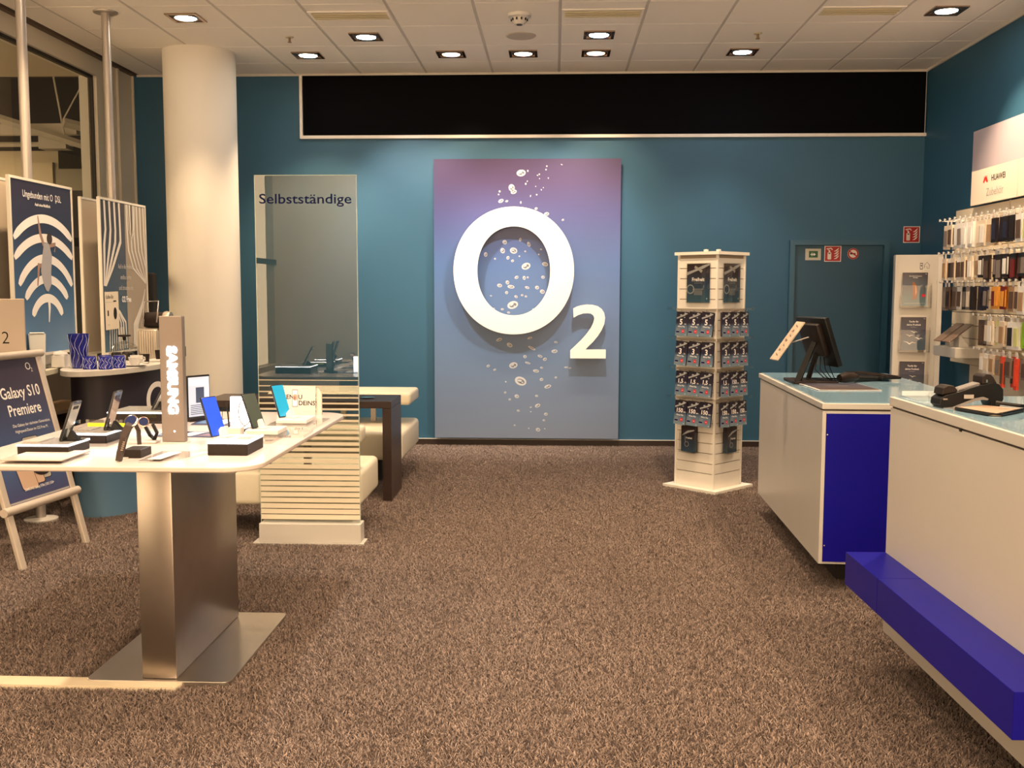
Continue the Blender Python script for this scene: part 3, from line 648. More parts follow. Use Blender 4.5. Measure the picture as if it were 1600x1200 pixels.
def leaflet_holder(F, x, zt_, lab):
    c = thing('leaflet_holder', lab, 'leaflet holder'); c.matrix_basis = F @ Matrix.Translation((x, zt_, .03))
    MB().box(-.072, -.205, -.029, .072, -.200, .030).box(-.072, -.205, .028, .072, -.06, .030).box(-.074, -.205, -.029, -.072, -.04, .030).box(.072, -.205, -.029, .074, -.04, .030).build('acrylic_pocket', acry, c, local=True)
    for k in range(3):
        MB().box(-.062, -.197, -.024+k*.014, .062, -.003*k, -.014+k*.014).build('leaflet', posterbg, c, local=True)
    d_ = MB(); d_.stroke([(-.05, -.075), (0, -.045), (.058, -.030)], [.008, .016, .008], .0152, skin_).text('Freiheit', .013, .012, -.098, .0152, inkwhite, .03, 'c')
    d_.ring([(p-.010, q-.140) for p, q in arc(0, 0, .020, 0, 350, 20)], [(p-.010, q-.140) for p, q in arc(0, 0, .016, 0, 350, 20)], .0150, .0154, inkgrey); d_.stroke([(-.022, -.13), (-.026, -.075)], .004, .0152, inkgrey)
    d_.build('print', None, c, local=True)
leaflet_holder(kface(0), -.03, .482, 'clear pocket with dark leaflets on the lower left face of the tower')
leaflet_holder(kface(1), -.01, .482, 'clear pocket with dark leaflets on the lower right face of the tower')

# ================================================================== COUNTERS (right)
def topmat(): return M('pale_blue_glass_top', (.22, .37, .50, 1), .12, coat=.3)
a1 = math.atan2(1.37-1.317, 6.81-5.046)
c1 = thing('service_counter', 'far white counter with royal blue end panel, monitor on top', 'counter', (1.317, 5.046, FZ), rz=-a1)
def lb(name, mat, *b, par=c1, bev=0., r=0.):
    m_ = MB()
    for q in b: m_.box(*q)
    return m_.build(name, mat, par, local=True, bevel=bev)
lb('side_panel', white, (0, .0, .152, .018, 1.80, .918))
lb('end_frame', white, (.0185, .0, .152, .83, .012, .163), (.0185, 0, .905, .83, .012, .918))
lb('blue_panel', royal, (.0185, -.004, .1635, .829, .012, .9045))
lb('carcass', white, (.019, .0125, .155, .83, 1.80, .915))
lb('shadow_gap', M('gap_dark', (.06, .04, .03, 1), .6), (.006, .006, .9185, .82, 1.795, .926))
lb('worktop', white, (-.004, -.006, .9265, .84, 1.85, .955), bev=.002)
lb('glass_inlay', topmat(), (.012, .012, .9555, .826, 1.835, .9605))
lb('plinth', M('dark_plinth', (.02, .016, .014, 1), .6), (.145, .24, 0, .75, 1.6, .151))
for z in (.80, .245): MB(Matrix.Translation((.026, -.004, z)) @ Matrix.Rotation(PI/2, 4, 'X')).lathe([(0, 0), (.004, 0), (.004, .002), (0, .003)], 8).build('screw', chrome, c1, local=True)
a2 = math.atan2(1.32-1.346, 4.04-2.90)
c2 = thing('service_counter', 'near white counter at the right edge with a blue ledge', 'counter', (1.318, 4.04, FZ), rz=-a2)
Ln = -2.1
lb('front_panel', white, (0, Ln, .152, .018, 0, 1.050), par=c2)
lb('carcass', white, (.019, Ln, .155, .78, 0, 1.048), par=c2)
lb('shadow_gap', MATS['gap_dark'], (.006, Ln, 1.0505, .77, -.006, 1.057), par=c2)
lb('worktop', white, (-.004, Ln-.01, 1.0575, .79, .006, 1.092), par=c2, bev=.002)
lb('glass_inlay', topmat(), (.012, Ln, 1.0925, .775, -.010, 1.097), par=c2)
lb('plinth', MATS['dark_plinth'], (.16, Ln+.1, 0, .7, -.2, .151), par=c2)
lb('blue_ledge', royal, (-.158, -.375, .342, -.001, 0, .472), par=c2, bev=.0015)
lb('blue_ledge', royal, (-.158, -1.425, .342, -.001, -.378, .472), par=c2, bev=.0015)
MB(Matrix.Translation((-.001, -.66, 1.052))).box(-.004, -.006, -.006, .002, .006, .006).build('screw', brownp, c2, local=True)
# --- POS monitor (seen from behind)
r = thing('pos_monitor', 'black till monitor seen from behind on the far counter', 'monitor', (1.50, 6.15, .949))
zt_ = .9495
MB().box(1.40, 6.02, zt_, 1.66, 6.30, zt_+.016).build('base', brownp, r, bevel=.004)
def tiltbox(mb, c, R_, sx_, sy_, sz_, rr=0.):
    mb.at(Matrix.Translation(c) @ R_); 
    return mb.rbox(-sx_/2, -sy_/2, -sz_/2, sx_/2, sy_/2, sz_/2, rr or .004, 2)
# screen: normal to the right and back, top leaning to the left
RS = Matrix.Rotation(math.radians(14), 4, 'Z') @ Matrix.Rotation(math.radians(-19), 4, 'Y')
mb_ = MB(); tiltbox(mb_, (1.575, 6.18, 1.195), RS, .030, .36, .30); mb_.build('display_housing', blackp, r, smooth=True)
mb_ = MB(); tiltbox(mb_, (1.543, 6.17, 1.205), RS, .040, .24, .20, .012); mb_.build('back_cover', brownp, r, smooth=True)
mb_ = MB(); mb_.at(Matrix.Translation((1.575, 6.18, 1.195)) @ RS).box(.0152, -.165, -.135, .0165, .165, .135); mb_.build('screen', M('dark_screen', (.02, .02, .025, 1), .1), r)
MB().tube([(1.43, 6.06, zt_+.01), (1.53, 6.10, 1.19)], [.024, .020], 4).build('arm', blackp, r)
MB().tube([(1.52, 6.18, zt_+.01), (1.56, 6.16, 1.12)], .016, 6).build('arm', blackp, r)
for k in range(4):
    MB().tube([(1.56+.02*k, 6.14, 1.10), (1.54+.03*k, 6.10, 1.03), (1.58+.02*k, 6.05, .985), (1.63+.02*k, 6.06, .972)], .003, 6).build('cable', blackp, r)
r2 = thing('customer_display', 'narrow printed customer display leaning off the back of the till monitor', 'display', (1.40, 6.08, 1.19))
RC = Matrix.Rotation(math.radians(10), 4, 'Z') @ Matrix.Rotation(math.radians(36), 4, 'Y')
mb_ = MB(); tiltbox(mb_, (1.362, 6.05, 1.200), RC, .010, .115, .275); mb_.build('panel', M('beige_leaf_print', (.52, .42, .32, 1), .35, noise=.5, scale=22), r2)
mb_ = MB().at(Matrix.Translation((1.362, 6.05, 1.200)) @ RC); lf = M('leaf_print', (.16, .10, .07, 1), .5)
for k in range(7):
    z = -.11+k*.034; mb_.add([(-.0056, -.03+.02*(k % 2), z), (-.0056, .0+.02*(k % 2), z+.004), (-.0056, .03-.01*(k % 3), z+.022), (-.0056, -.01, z+.012)], [(3, 2, 1, 0)], lf)
    mb_.add([(.0056, -.03+.02*(k % 2), z), (.0056, .0+.02*(k % 2), z+.004), (.0056, .03-.01*(k % 3), z+.022), (.0056, -.01, z+.012)], [(0, 1, 2, 3)], lf)
mb_.build('leaf_pattern', None, r2)
MB().tube([(1.385, 6.055, 1.19), (1.50, 6.11, 1.22)], .004, 6).build('bracket', silver, r2)
r = thing('handset', 'black barcode scanner handset lying on the far counter beside the monitor', 'scanner', (1.66, 6.05, zt_))
MB(Matrix.Translation((.075, .085, 0))).tube([(1.60, 5.98, zt_+.030), (1.64, 6.00, zt_+.036), (1.70, 6.05, zt_+.034), (1.74, 6.09, zt_+.030)], [.024, .032, .028, .012], 14).build('head', brownp, r, smooth=True)
MB(Matrix.Translation((.075, .085, 0))).tube([(1.72, 6.10, zt_+.022), (1.80, 6.14, zt_+.016), (1.90, 6.17, zt_+.013)], [.020, .016, .012], 12).build('grip', blackp, r, smooth=True)
MB(Matrix.Translation((.075, .085, 0))).tube([(1.60, 5.98, zt_+.02), (1.50, 5.98, zt_+.008), (1.42, 6.06, zt_+.022), (1.39, 6.10, zt_+.03), (1.38, 6.02, zt_+.005)], .004, 6).build('cord', blackp, r, smooth=True)
kb_ = thing('keyboard', 'flat black keyboard on the far counter behind the scanner', 'keyboard', (1.97, 6.35, zt_+.012))
MB(Matrix.Translation((1.97, 6.42, zt_+.012)) @ Matrix.Rotation(math.radians(-72), 4, 'Z')).rbox(-.20, -.07, 0, .20, .07, .016, .005, 2).build('case', blackp, kb_)
kmesh = MB().box(-.008, -.008, 0, .008, .008, .005).mesh('key', brownp)
for i in range(16):
    for j in range(5):
        o = bpy.data.objects.new('key', kmesh); COL.objects.link(o); o.parent = kb_
        o.matrix_basis = world_of(kb_).inverted() @ Matrix.Translation((1.97, 6.42, zt_+.012)) @ Matrix.Rotation(math.radians(-72), 4, 'Z') @ Matrix.Translation((-.18+i*.024, -.048+j*.024, .0162))
r = thing('counter_mat', 'dark printed leaflet mat with white border at the front corner of the far counter', 'mat', (1.62, 5.84, zt_))
MF = frame((1.445, 5.625, zt_+.0005), (1, .04, 0), (-.04, 1, 0))
MB(MF).box(0, 0, 0, .345, .42, .003).build('white_border', whitep, r)
MB(MF).box(.012, .012, .0031, .335, .41, .005).build('print_field', grad('mat_print', [(0, (.10, .07, .06, 1)), (1, (.07, .08, .13, 1))], -.2, .2, .3, axis=1), r)
MB(MF).text('Willkommen bei', .014, .17, .235, .0056, inkgrey, .01, 'c').text('O2 Service', .016, .17, .205, .0056, inkgrey, .02, 'c').build('print', None, r)
# --- card terminal
r = thing('card_terminal', 'dark brown payment terminal in a cradle on the near counter', 'card terminal', (1.45, 3.62, 1.085))
z0 = 1.0855
FT = frame((1.342, 3.60, z0), (1, .09, 0), (0, 0, 1))
prof = [(0, .012), (.012, .002), (.045, .004), (.08, .018), (.12, .034), (.155, .040), (.178, .030), (.19, .003), (.214, .003), (.228, .03), (.226, .065), (.210, .084), (.185, .090), (.13, .078), (.07, .058), (.02, .046), (.002, .032)]
MB(FT).prism(prof, -.075, .0).build('cradle', blackp, r, bevel=.003)
MB(FT).prism([(.012, .002), (.045, .004), (.08, .018), (.12, .034), (.155, .040), (.172, .033), (.168, .028), (.15, .030), (.12, .024), (.08, .009), (.045, -.0005), (.014, -.0005)], -.079, .004).build('grey_skirt', M('grey_plastic', (.20, .19, .19, 1), .4), r)
MB(FT).prism([(.008, .046), (.012, .070), (.030, .080), (.052, .078), (.066, .062), (.06, .055)], -.07, -.005).build('card_slot_head', brownp, r, bevel=.003)
MB(FT).prism([(.150, .084), (.150, .110), (.162, .119), (.180, .118), (.192, .106), (.205, .084)], -.072, -.003).build('printer_head', brownp, r, bevel=.003)
MB(FT).prism([(.07, .060), (.075, .066), (.145, .088), (.148, .082)], -.06, -.012).build('keypad_plate', M('grey_plastic', (.20, .19, .19, 1), .4), r)
MB(FT).box(.083, .034, .0046, .118, .048, .0056).build('type_label', M('label_grey', (.35, .33, .31, 1), .5), r)
MB(FT).box(.010, .030, .0006, .026, .035, .0035).box(.163, .090, -.0028, .168, .100, -.0005).build('contact', chrome, r)
r = thing('clipboard', 'brown tray board lying in front of the payment terminal', 'board', (1.5, 3.5, z0))
MB(Matrix()).prism([(1.371, 3.552), (1.420, 3.385), (1.455, 3.375), (1.60, 3.52), (1.50, 3.62)], z0+.001, z0+.010).build('board', M('tan_board', (.36, .25, .18, 1), .5), r)
MB().tube([(1.375, 3.54, z0+.007), (1.42, 3.382, z0+.007), (1.457, 3.372, z0+.008), (1.60, 3.52, z0+.008)], .006, 6).build('rim', blackp, r)
MB().tube([(1.50, 3.52, z0+.030), (1.57, 3.50, z0+.022), (1.62, 3.545, z0+.015)], .006, 8).build('stylus', blackp, r)
tag(MB(Matrix.Translation((1.45, 3.60, z0)) @ Matrix.Rotation(.25, 4, 'Z')).prism([(-.05, -.045), (.0, -.055), (.085, -.045), (.09, .03), (-.03, .045)], .0, .004).build('paper_slip', whitep), 'white paper slip under the payment terminal', 'paper')
r = thing('acrylic_stand', 'small clear acrylic tray at the far end of the near counter', 'tray', (1.44, 3.90, z0))
MB().box(1.345, 3.83, z0, 1.545, 4.00, z0+.004).build('base', acry, r)
MB().box(1.345, 3.996, z0+.004, 1.545, 4.00, z0+.022).box(1.447, 3.83, z0+.004, 1.451, 3.996, z0+.022).build('rim', M('acrylic_edge', (.62, .66, .70, 1), .2), r)
r = thing('acrylic_stand', 'pale blue acrylic holder at the right edge of the near counter', 'holder', (1.56, 3.33, z0))
MB().prism([(1.515, 3.26), (1.575, 3.33), (1.60, 3.30), (1.54, 3.23)], z0+.001, z0+.02).build('base', acry, r)
MB(frame((1.50, 3.30, z0), (.7, .2, 0), (.15, .1, .9))).box(0, 0, 0, .12, .10, .003).build('back', M('blue_acrylic', (.45, .58, .66, 1), .2), r)

# ================================================================== BROCHURE RACK
RA = math.radians(-10)
RF = frame((2.925, 8.98, FZ), (math.cos(RA), math.sin(RA), 0), (0, 0, 1))
r = thing('brochure_rack', 'narrow white brochure stand between the door and the accessory wall', 'brochure stand', (3.1, 8.98, FZ))
MB(RF).rbox(0, 0, -.12, .385, 1.815, -.0005, .004, 1).build('panel', white, r)
MB(RF).box(.345, .02, .0005, .385, 1.80, .014).build('side_strip', whitep, r)
MB(RF).box(-.02, 0, -.22, .405, .03, .10).build('foot', white, r)
d_ = MB(RF)
d_.ring([(.200, 1.690), (.222, 1.690), (.222, 1.745), (.200, 1.745)], [(.203, 1.695), (.219, 1.695), (.219, 1.740), (.203, 1.740)], .0003, .0008, inkblack)
d_.stroke([(.232, 1.700), (.238, 1.720), (.232, 1.722), (.256, 1.752), (.280, 1.722), (.274, 1.722), (.274, 1.698), (.258, 1.698), (.258, 1.712), (.250, 1.712)], .003, .0008, inkblack).ell(.211, 1.722, .005, .006, .001, inkblack)
d_.text('Mobil + Zuhause', .008, .24, 1.675, .0008, inkgrey, 0, 'c'); d_.build('print', None, r)
bro_bg = grad('brochure_print', [(0, (.07, .12, .19, 1)), (.6, (.030, .035, .075, 1)), (1, (.018, .012, .026, 1))], -.28, 0, .3, axis=1)
bro_bg2 = grad('brochure_print_sea', [(0, (.10, .20, .25, 1)), (.6, (.035, .055, .09, 1)), (1, (.018, .012, .026, 1))], -.28, 0, .3, axis=1)
for k, zt2 in enumerate((1.663, 1.283, .902)):
    c = thing('brochure_holder', ('clear holder of brochures with a copper shell picture, topmost on the stand', 'clear holder of brochures with white gulls, middle of the stand', 'clear holder of brochures with white gulls, lowest visible on the stand')[k], 'brochure holder')
    c.matrix_basis = RF @ Matrix.Translation((.160, zt2, .03))
    MB().box(-.115, -.30, -.028, .135, -.293, .034).box(-.115, -.30, .031, .135, -.11, .034).box(.132, -.30, -.028, .135, -.09, .034).box(-.115, -.30, -.028, -.112, -.20, .034).build('acrylic_pocket', acry, c, local=True)
    MB().box(-.100, -.285, -.024, .104, -.006, .010).build('brochure_stack', M('paper_edges', (.62, .52, .40, 1), .7), c, local=True)
    MB().box(-.103, -.283, .011, .100, 0, .0135).build('brochure', (bro_bg2 if k == 0 else bro_bg), c, local=True)
    d_ = MB()
    if k == 0:
        d_.text('Grenzenlos Freiheit im', .008, 0, -.034, .0145, inkwhite, .01, 'c').text('O2 Netz', .008, 0, -.047, .0145, inkwhite, .01, 'c')
        d_.flat([(-.022, -.075), (-.006, -.085), (.012, -.115), (.020, -.15), (.020, -.18), (.010, -.225), (-.018, -.235), (-.02, -.15)], .0143, M('copper_print', (.28, .09, .03, 1), .4))
        d_.flat([(.0, -.10), (.010, -.13), (.014, -.17), (.004, -.20)], .0147, M('copper_light', (.55, .25, .12, 1), .4))
        d_.ell(.070, -.195, .016, .014, .0147, red); d_.stroke([(-.085, -.262), (.085, -.262)], .006, .0145, inkgrey)
    else:
        d_.text('Tarife für', .015, .0, -.045, .0145, inkwhite, .01, 'c').text('deine Freiheit', .015, 0, -.072, .0145, inkwhite, .01, 'c').text('Das Magazin', .007, 0, -.088, .0145, inkgrey, 0, 'c')
        for (gx, gy, gs) in ((.005, -.130, .8), (-.030, -.160, .9), (.045, -.185, 1.0), (-.03, -.225, 1.5)):
            d_.stroke([(gx-.034*gs, gy+.012*gs), (gx-.012*gs, gy+.006*gs), (gx, gy-.004*gs), (gx+.014*gs, gy+.006*gs), (gx+.036*gs, gy+.002*gs)], [.001, .005*gs, .008*gs, .005*gs, .001], .0145, inkwhite)
    d_.text('O2', .008, .078, -.016, .0145, inkgrey, .03); d_.build('print', None, c, local=True)

# ================================================================== ACCESSORY WALL (right)
aw = thing('accessory_wall', 'cream slatwall unit with hooks full of phone accessories', 'display wall', (3.38, 7.5, FZ))
AX = 3.345
slw = M('slatwall_cream', (.72, .64, .50, 1), .45, noise=.03, scale=6)
MB().box(AX+.012, 5.6, .90, RW-.016, 8.78, 2.165).build('backing', M('slat_groove', (.16, .11, .07, 1), .7), aw)
MB().box(AX+.02, 5.6, FZ, RW-.016, 8.42, .899).build('lower_panel', slw, aw)
for (ya, yb) in ((5.6, 6.68), (6.684, 7.745), (7.749, 8.78)):
    z = .905
    while z < 2.15:
        MB().box(AX, ya, z, AX+.0115, yb, min(z+.099, 2.163)).build('slat', slw, aw); z += .105
MB().box(AX-.01, 7.745, .90, AX+.0, 7.749, 2.163).build('joint_strip', silver, aw)
s1 = thing('brand_sign', 'cream accessory sign with red petal emblem above the slatwall', 'sign', (3.31, 7.97, 2.168))
MB().box(3.300, 7.56, 2.168, 3.318, 8.375, 2.435).build('board', M('sign_cream_board', (.74, .66, .56, 1), .5), s1)
FS = frame((3.2995, 8.375, 2.168), (0, -1, 0), (0, 0, 1))
d_ = MB(FS); hr = M('petal_red', (.70, .02, .01, 1), .45)
for k in range(8):
    a = math.radians(14+ (k+.5)*(152/8)); ca, sa = math.cos(a), math.sin(a); L_ = .066 if 1 < k < 6 else .052; cx_, cy_ = .270, .150
    d_.flat([(cx_+ca*.020, cy_+sa*.016), (cx_+ca*L_*.65-sa*.0075, cy_+sa*L_*.65+ca*.0075), (cx_+ca*L_, cy_+sa*L_), (cx_+ca*L_*.65+sa*.0075, cy_+sa*L_*.65-ca*.0075)], .0008, hr)
d_.text('HUAWEI', .046, .375, .160, .0008, inkblack, .012); d_.text('Zubehör', .062, .290, .052, .0008, inkgrey, -.004); d_.build('print', None, s1)
tag(MB().box(3.402, 5.6, 2.20, 3.414, 8.63, 2.785).build('lilac_wall_board', M('lilac_board', (.48, .42, .48, 1), .5)), 'pale lilac board high on the right wall above the sign', 'board')
tag(MB().box(3.300, 5.6, 2.168, 3.318, 7.54, 2.435).build('sign_board_blank', MATS['sign_cream_board']), 'plain cream header board continuing right of the lettered sign', 'sign board')
# shelf and tablet display
sh = thing('display_shelf', 'white box shelf projecting from the slatwall', 'shelf', (3.2, 8.25, .975))
MB().rbox(3.095, 8.03, .975, AX-.001, 8.49, 1.055, .003, 1).build('shelf_box', white, sh)
for k, (y, lab) in enumerate(((8.36, 'slim tablet on a white easel on the shelf, rear one'), (8.18, 'slim tablet on a white easel on the shelf, front one'))):
    tb = thing('display_tablet', lab, 'tablet', (3.18, y, 1.056), group='tablets on the box shelf')
    MB(Matrix.Translation((3.165, y, 1.165)) @ Matrix.Rotation(math.radians(52), 4, 'Y')).rbox(-.005, -.075, -.115, .005, .075, .115, .003, 1).build('tablet_body', M('taupe_tablet', (.16, .11, .09, 1), .25), tb)
    MB().add([(3.16, y-.05, 1.056), (3.24, y-.05, 1.056), (3.16, y-.05, 1.165), (3.16, y+.05, 1.056), (3.24, y+.05, 1.056), (3.16, y+.05, 1.165)], [(0, 1, 2), (3, 5, 4), (0, 3, 4, 1), (1, 4, 5, 2), (2, 5, 3, 0)]).build('easel', whitep, tb)
# blister packs: one prototype per kind, then copies
def pack_proto(kind):
    W, H, D = {'case': (.085, .185, .018), 'slim': (.070, .170, .014), 'wide': (.095, .200, .020), 'cable': (.080, .150, .022), 'stick': (.045, .225, .018)}[kind[0]]
    base, win = kind[1], kind[2]
    me1 = MB().box(-D/2, -W/2, -H, D/2, W/2, -.012).mesh('pack_card', base)
    me2 = MB().box(-D/2-.006, -W*.32, -H*.88, -D/2-.0005, W*.32, -H*.26).box(-W*.0+D/2-.012, -W/2-.003, -H*.9, D/2-.003, -W/2-.0005, -H*.2).mesh('pack_window', win)
    me3 = MB().box(-.001, -.016, -.012, .001, .016, .022).mesh('hang_tab', whitep)
    return me1, me2, me3, H
pc = dict(cream=M('pack_cream', (.72, .62, .50, 1), .5), white=M('pack_white', (.82, .80, .78, 1), .45), black=M('pack_black', (.020, .012, .010, 1), .35), brown=M('pack_brown', (.10, .060, .042, 1), .4),
          grey=M('pack_grey', (.22, .18, .16, 1), .45), orange=M('pack_orange', (.75, .33, .05, 1), .4), dred=M('pack_dark_red', (.16, .012, .010, 1), .4), green=M('pack_lime', (.30, .62, .02, 1), .4),
          lime=M('pack_pale_lime', (.66, .68, .28, 1), .45), redp=M('pack_red', (.75, .08, .04, 1), .4), navy=M('pack_navy', (.020, .020, .050, 1), .4), tan=M('pack_tan', (.38, .24, .13, 1), .5))
PP = {}
def hang(kind, c1_, c2_, y, z, x=3.105, lab='', grp='', tilt=0.):
    k = (kind, c1_, c2_)
    if k not in PP: PP[k] = pack_proto((kind, pc[c1_], pc[c2_]))
    m1, m2, m3, H = PP[k]
    t_ = thing('accessory_pack', lab, 'accessory pack', group=grp); t_.matrix_basis = Matrix.Translation((x, y, z)) @ Matrix.Rotation(tilt, 4, 'X')
    for nm, me in (('pack_card', m1), ('pack_window', m2), ('hang_tab', m3)):
        o = bpy.data.objects.new(nm, me); COL.objects.link(o); o.parent = t_
    return t_
hk = MB().tube([(0, 0, 0), (-.27, 0, .0), (-.275, 0, .012)], .0025, 6).mesh('hook', chrome); ptag = MB().box(-.288, -.012, -.002, -.284, .012, .016).box(-.284, -.002, .006, -.275, .002, .010).mesh('price_tag', whitep)
def hook(y, z):
    for nm, me in (('hook', hk), ('price_tag', ptag)):
        o = bpy.data.objects.new(nm, me); COL.objects.link(o); o.parent = aw; o.location = (Vector((AX, y, z))-aw.location)
rows = {
 'top': (2.045, 8.36, [('wide','cream','grey'), ('case','cream','brown'), ('wide','white','white'), ('wide','white','grey'), ('wide','white','white'), ('wide','white','white'), ('wide','cream','cream'), ('wide','cream','white'), ('wide','cream','tan'), ('case','black','navy'), ('case','black','black'), ('case','black','navy'), ('case','black','black'), ('wide','white','brown'), ('wide','white','lime'), ('wide','cream','white'), ('wide','white','white'), ('case','black','black'), ('case','cream','brown')]),
 'second': (1.785, 8.36, [('case','cream','tan'), ('case','white','black'), ('case','cream','brown'), ('case','white','brown'), ('case','cream','brown'), ('case','cream','white'), ('slim','cream','tan'), ('slim','black','white'), ('wide','black','brown'), ('slim','black','grey'), ('wide','black','grey'), ('slim','black','white'), ('wide','black','dred'), ('slim','black','brown'), ('slim','black','grey'), ('wide','dred','black'), ('slim','black','white'), ('slim','black','grey')]),
 'third': (1.560, 8.36, [('wide','grey','grey'), ('case','brown','black'), ('case','grey','brown'), ('case','white','brown'), ('case','black','grey'), ('case','grey','cream'), ('case','black','black'), ('case','navy','black'), ('slim','navy','grey'), ('slim','orange','dred'), ('slim','orange','orange'), ('slim','dred','orange'), ('case','tan','brown'), ('case','cream','brown'), ('wide','white','tan'), ('case','cream','brown'), ('wide','white','lime'), ('case','cream','white')]),
 'fourth': (1.318, 7.64, [('wide','brown','brown'), ('case','grey','cream'), ('case','cream','white'), ('case','lime','cream'), ('case','cream','tan'), ('wide','white','black'), ('wide','white','lime'), ('case','green','green'), ('case','green','lime'), ('wide','lime','white'), ('case','white','brown'), ('wide','lime','cream'), ('wide','white','lime')]),
 'bottom': (1.075, 7.60, [('cable','cream','white'), ('cable','white','cream'), ('cable','cream','tan'), ('cable','tan','grey'), ('stick','redp','brown'), ('cable','grey','brown'), ('stick','redp','redp'), ('cable','grey','brown'), ('cable','cream','black'), ('stick','white','white'), ('stick','lime','white'), ('cable','grey','brown'), ('cable','tan','brown')])}
ordw = ['first', 'second', 'third', 'fourth', 'fifth', 'sixth', 'seventh', 'eighth', 'ninth', 'tenth', 'eleventh', 'twelfth', 'thirteenth', 'fourteenth', 'fifteenth', 'sixteenth', 'seventeenth', 'eighteenth', 'nineteenth']
words = {'cream': 'cream', 'white': 'white', 'black': 'black', 'brown': 'brown', 'grey': 'grey', 'orange': 'orange', 'dred': 'dark red', 'green': 'bright green', 'lime': 'pale lime', 'redp': 'red', 'navy': 'navy', 'tan': 'tan'}
for rn, (z, y, L_) in rows.items():
    for i, (kd, a_, b_) in enumerate(L_):
        st = .1; yy = y-i*st
        hook(yy, z)
        lab = '%s accessory pack, %s from the left in the %s row of the slatwall' % (words[a_], ordw[i], rn)
        hang(kd, a_, b_, yy, z-.022, 3.105+random.uniform(0, .03), lab, 'accessory packs on the slatwall, %s row' % rn, random.uniform(-.04, .04))
        if i % 2 == 0 or i == 0:
            hang(kd, a_, b_, yy, z-.022, 3.175+random.uniform(0, .02), '%s accessory pack hanging behind the %s one of the %s row' % (words[a_], ordw[i], rn), 'accessory packs on the slatwall, %s row' % rn)
for k, z in enumerate((1.30, 1.565)):   # price rails
    pass

# ================================================================== DISPLAY TABLE (front left)
TZ = .9
dt = thing('display_table', 'long white display table on a brushed steel slab leg', 'table', (-1.5, 4.1, FZ))
MB().prism(rrect(-2.09, 3.335, -1.0, 4.90, .13, 8), .882, TZ).build('tabletop', M('warm_white_top', (.66, .57, .53, 1), .22, coat=.2, noise=.02, scale=5), dt, bevel=.004)
MB().box(-1.99, 3.44, .862, -1.10, 4.80, .8815).build('underframe', silver, dt)
MB().rbox(-1.567, 3.72, .013, -1.432, 4.49, .8618, .006, 2).build('slab_leg', alu, dt, smooth=True)
MB().prism(rrect(-1.782, 3.70, -1.222, 4.54, .03, 4), FZ, .0125).build('floor_plate', M('steel_plate', (.66, .61, .57, 1), .32, 1.0, noise=.05, scale=10), dt, bevel=.002)
for yj in (3.86, 4.38): MB().box(-2.085, yj-.001, TZ+.0001, -1.004, yj+.001, TZ+.0006).build('joint_line', M('joint_grey', (.45, .38, .35, 1), .5), dt)
tag(MB().box(-3.0, 3.655, FZ, -1.425, 3.738, .008).prism([(-1.4251, 3.655), (-1.4251, 3.738), (-1.405, 3.70), (-1.415, 3.655)], FZ, .006).build('floor_cable_cover', M('cream_cover', (.70, .62, .48, 1), .5)), 'flat cream cable cover strip on the carpet under the display table', 'cable cover')

# SAMSUNG light column
s = thing('light_sign', 'tall taupe light column with glowing vertical brand lettering', 'light sign', (-1.469, 3.87, TZ))
MB().rbox(-1.515, 3.855, TZ+.006, -1.425, 3.885, 1.392, .002, 1).build('housing', M('taupe_metal', (.22, .185, .165, 1), .4, .4), s)
MB().box(-1.52, 3.85, TZ+.0005, -1.42, 3.895, TZ+.0055).build('base', whitep, s)
MB(frame((-1.4845, 3.8545, 1.276), (0, 0, -1), (1, 0, 0))).text('SAMSUNG', .037, 0, 0, .0008, M('sign_glow', (1, 1, 1, 1), .4, emit=(1, .98, .95, 1), es=9), .045, sx=1.12).build('lettering', None, s)
MB(frame((-1.465, 3.8545, TZ+.048), (1, 0, 0), (0, 0, 1))).ell(0, 0, .003, .003, .0008, led, 10).build('indicator', None, s)

# demo risers with phones
def riser(x0, y0, x1, y1, rz, label, h=.052, topcol=None, plate=True):
    cx_, cy_ = (x0+x1)/2, (y0+y1)/2
    r = thing('demo_riser', label, 'display riser', (cx_, cy_, TZ), rz)
    w_, d_ = (x1-x0)/2, (y1-y0)/2
    MB().rbox(-w_, -d_, 0, w_, d_, h-.008, .002, 1).build('box', brownp, r, local=True)
    MB().box(-w_-.001, -d_-.001, h-.0070, w_+.001, d_+.001, h-.002).build('light_rim', led, r, local=True)
    MB().box(-w_+.003, -d_+.003, h-.0018, w_-.003, d_-.003, h).build('top_plate', topcol or M('grey_glass_top', (.33, .31, .30, 1), .12), r, local=True)
    MB(frame((w_, -d_+.03, .012), (0, 1, 0), (0, 0, 1))).box(0, 0, 0, .006, .008, .001).build('lock_hole', blackp, r, local=True)
    return r
ph_body = M('phone_rim', (.03, .03, .035, 1), .2, .4)
def phone(x, y, z, yaw, tilt, label, back=None, screen=None, w_=.072, h=.152, cam_=True, name='smartphone', cat='phone'):
    p = thing(name, label, cat); p.matrix_basis = Matrix.Translation((x, y, z)) @ Matrix.Rotation(yaw, 4, 'Z') @ Matrix.Rotation(-tilt, 4, 'Y')
    MB().rbox(-.0042, -w_/2, 0, .0042, w_/2, h, .003, 2).build('body', ph_body, p, local=True, smooth=True)
    MB().box(.0043, -w_/2+.003, .004, .0050, w_/2-.003, h-.004).build('screen', screen or M('black_screen', (.01, .01, .012, 1), .08), p, local=True)
    MB().box(-.0050, -w_/2+.003, .004, -.0043, w_/2-.003, h-.004).build('back_glass', back or mirrorback, p, local=True)
    if cam_: MB().rbox(-.0066, -.018, h-.030, -.0051, .018, h-.018, .0007, 1).build('camera_bar', blackp, p, local=True)
    return p
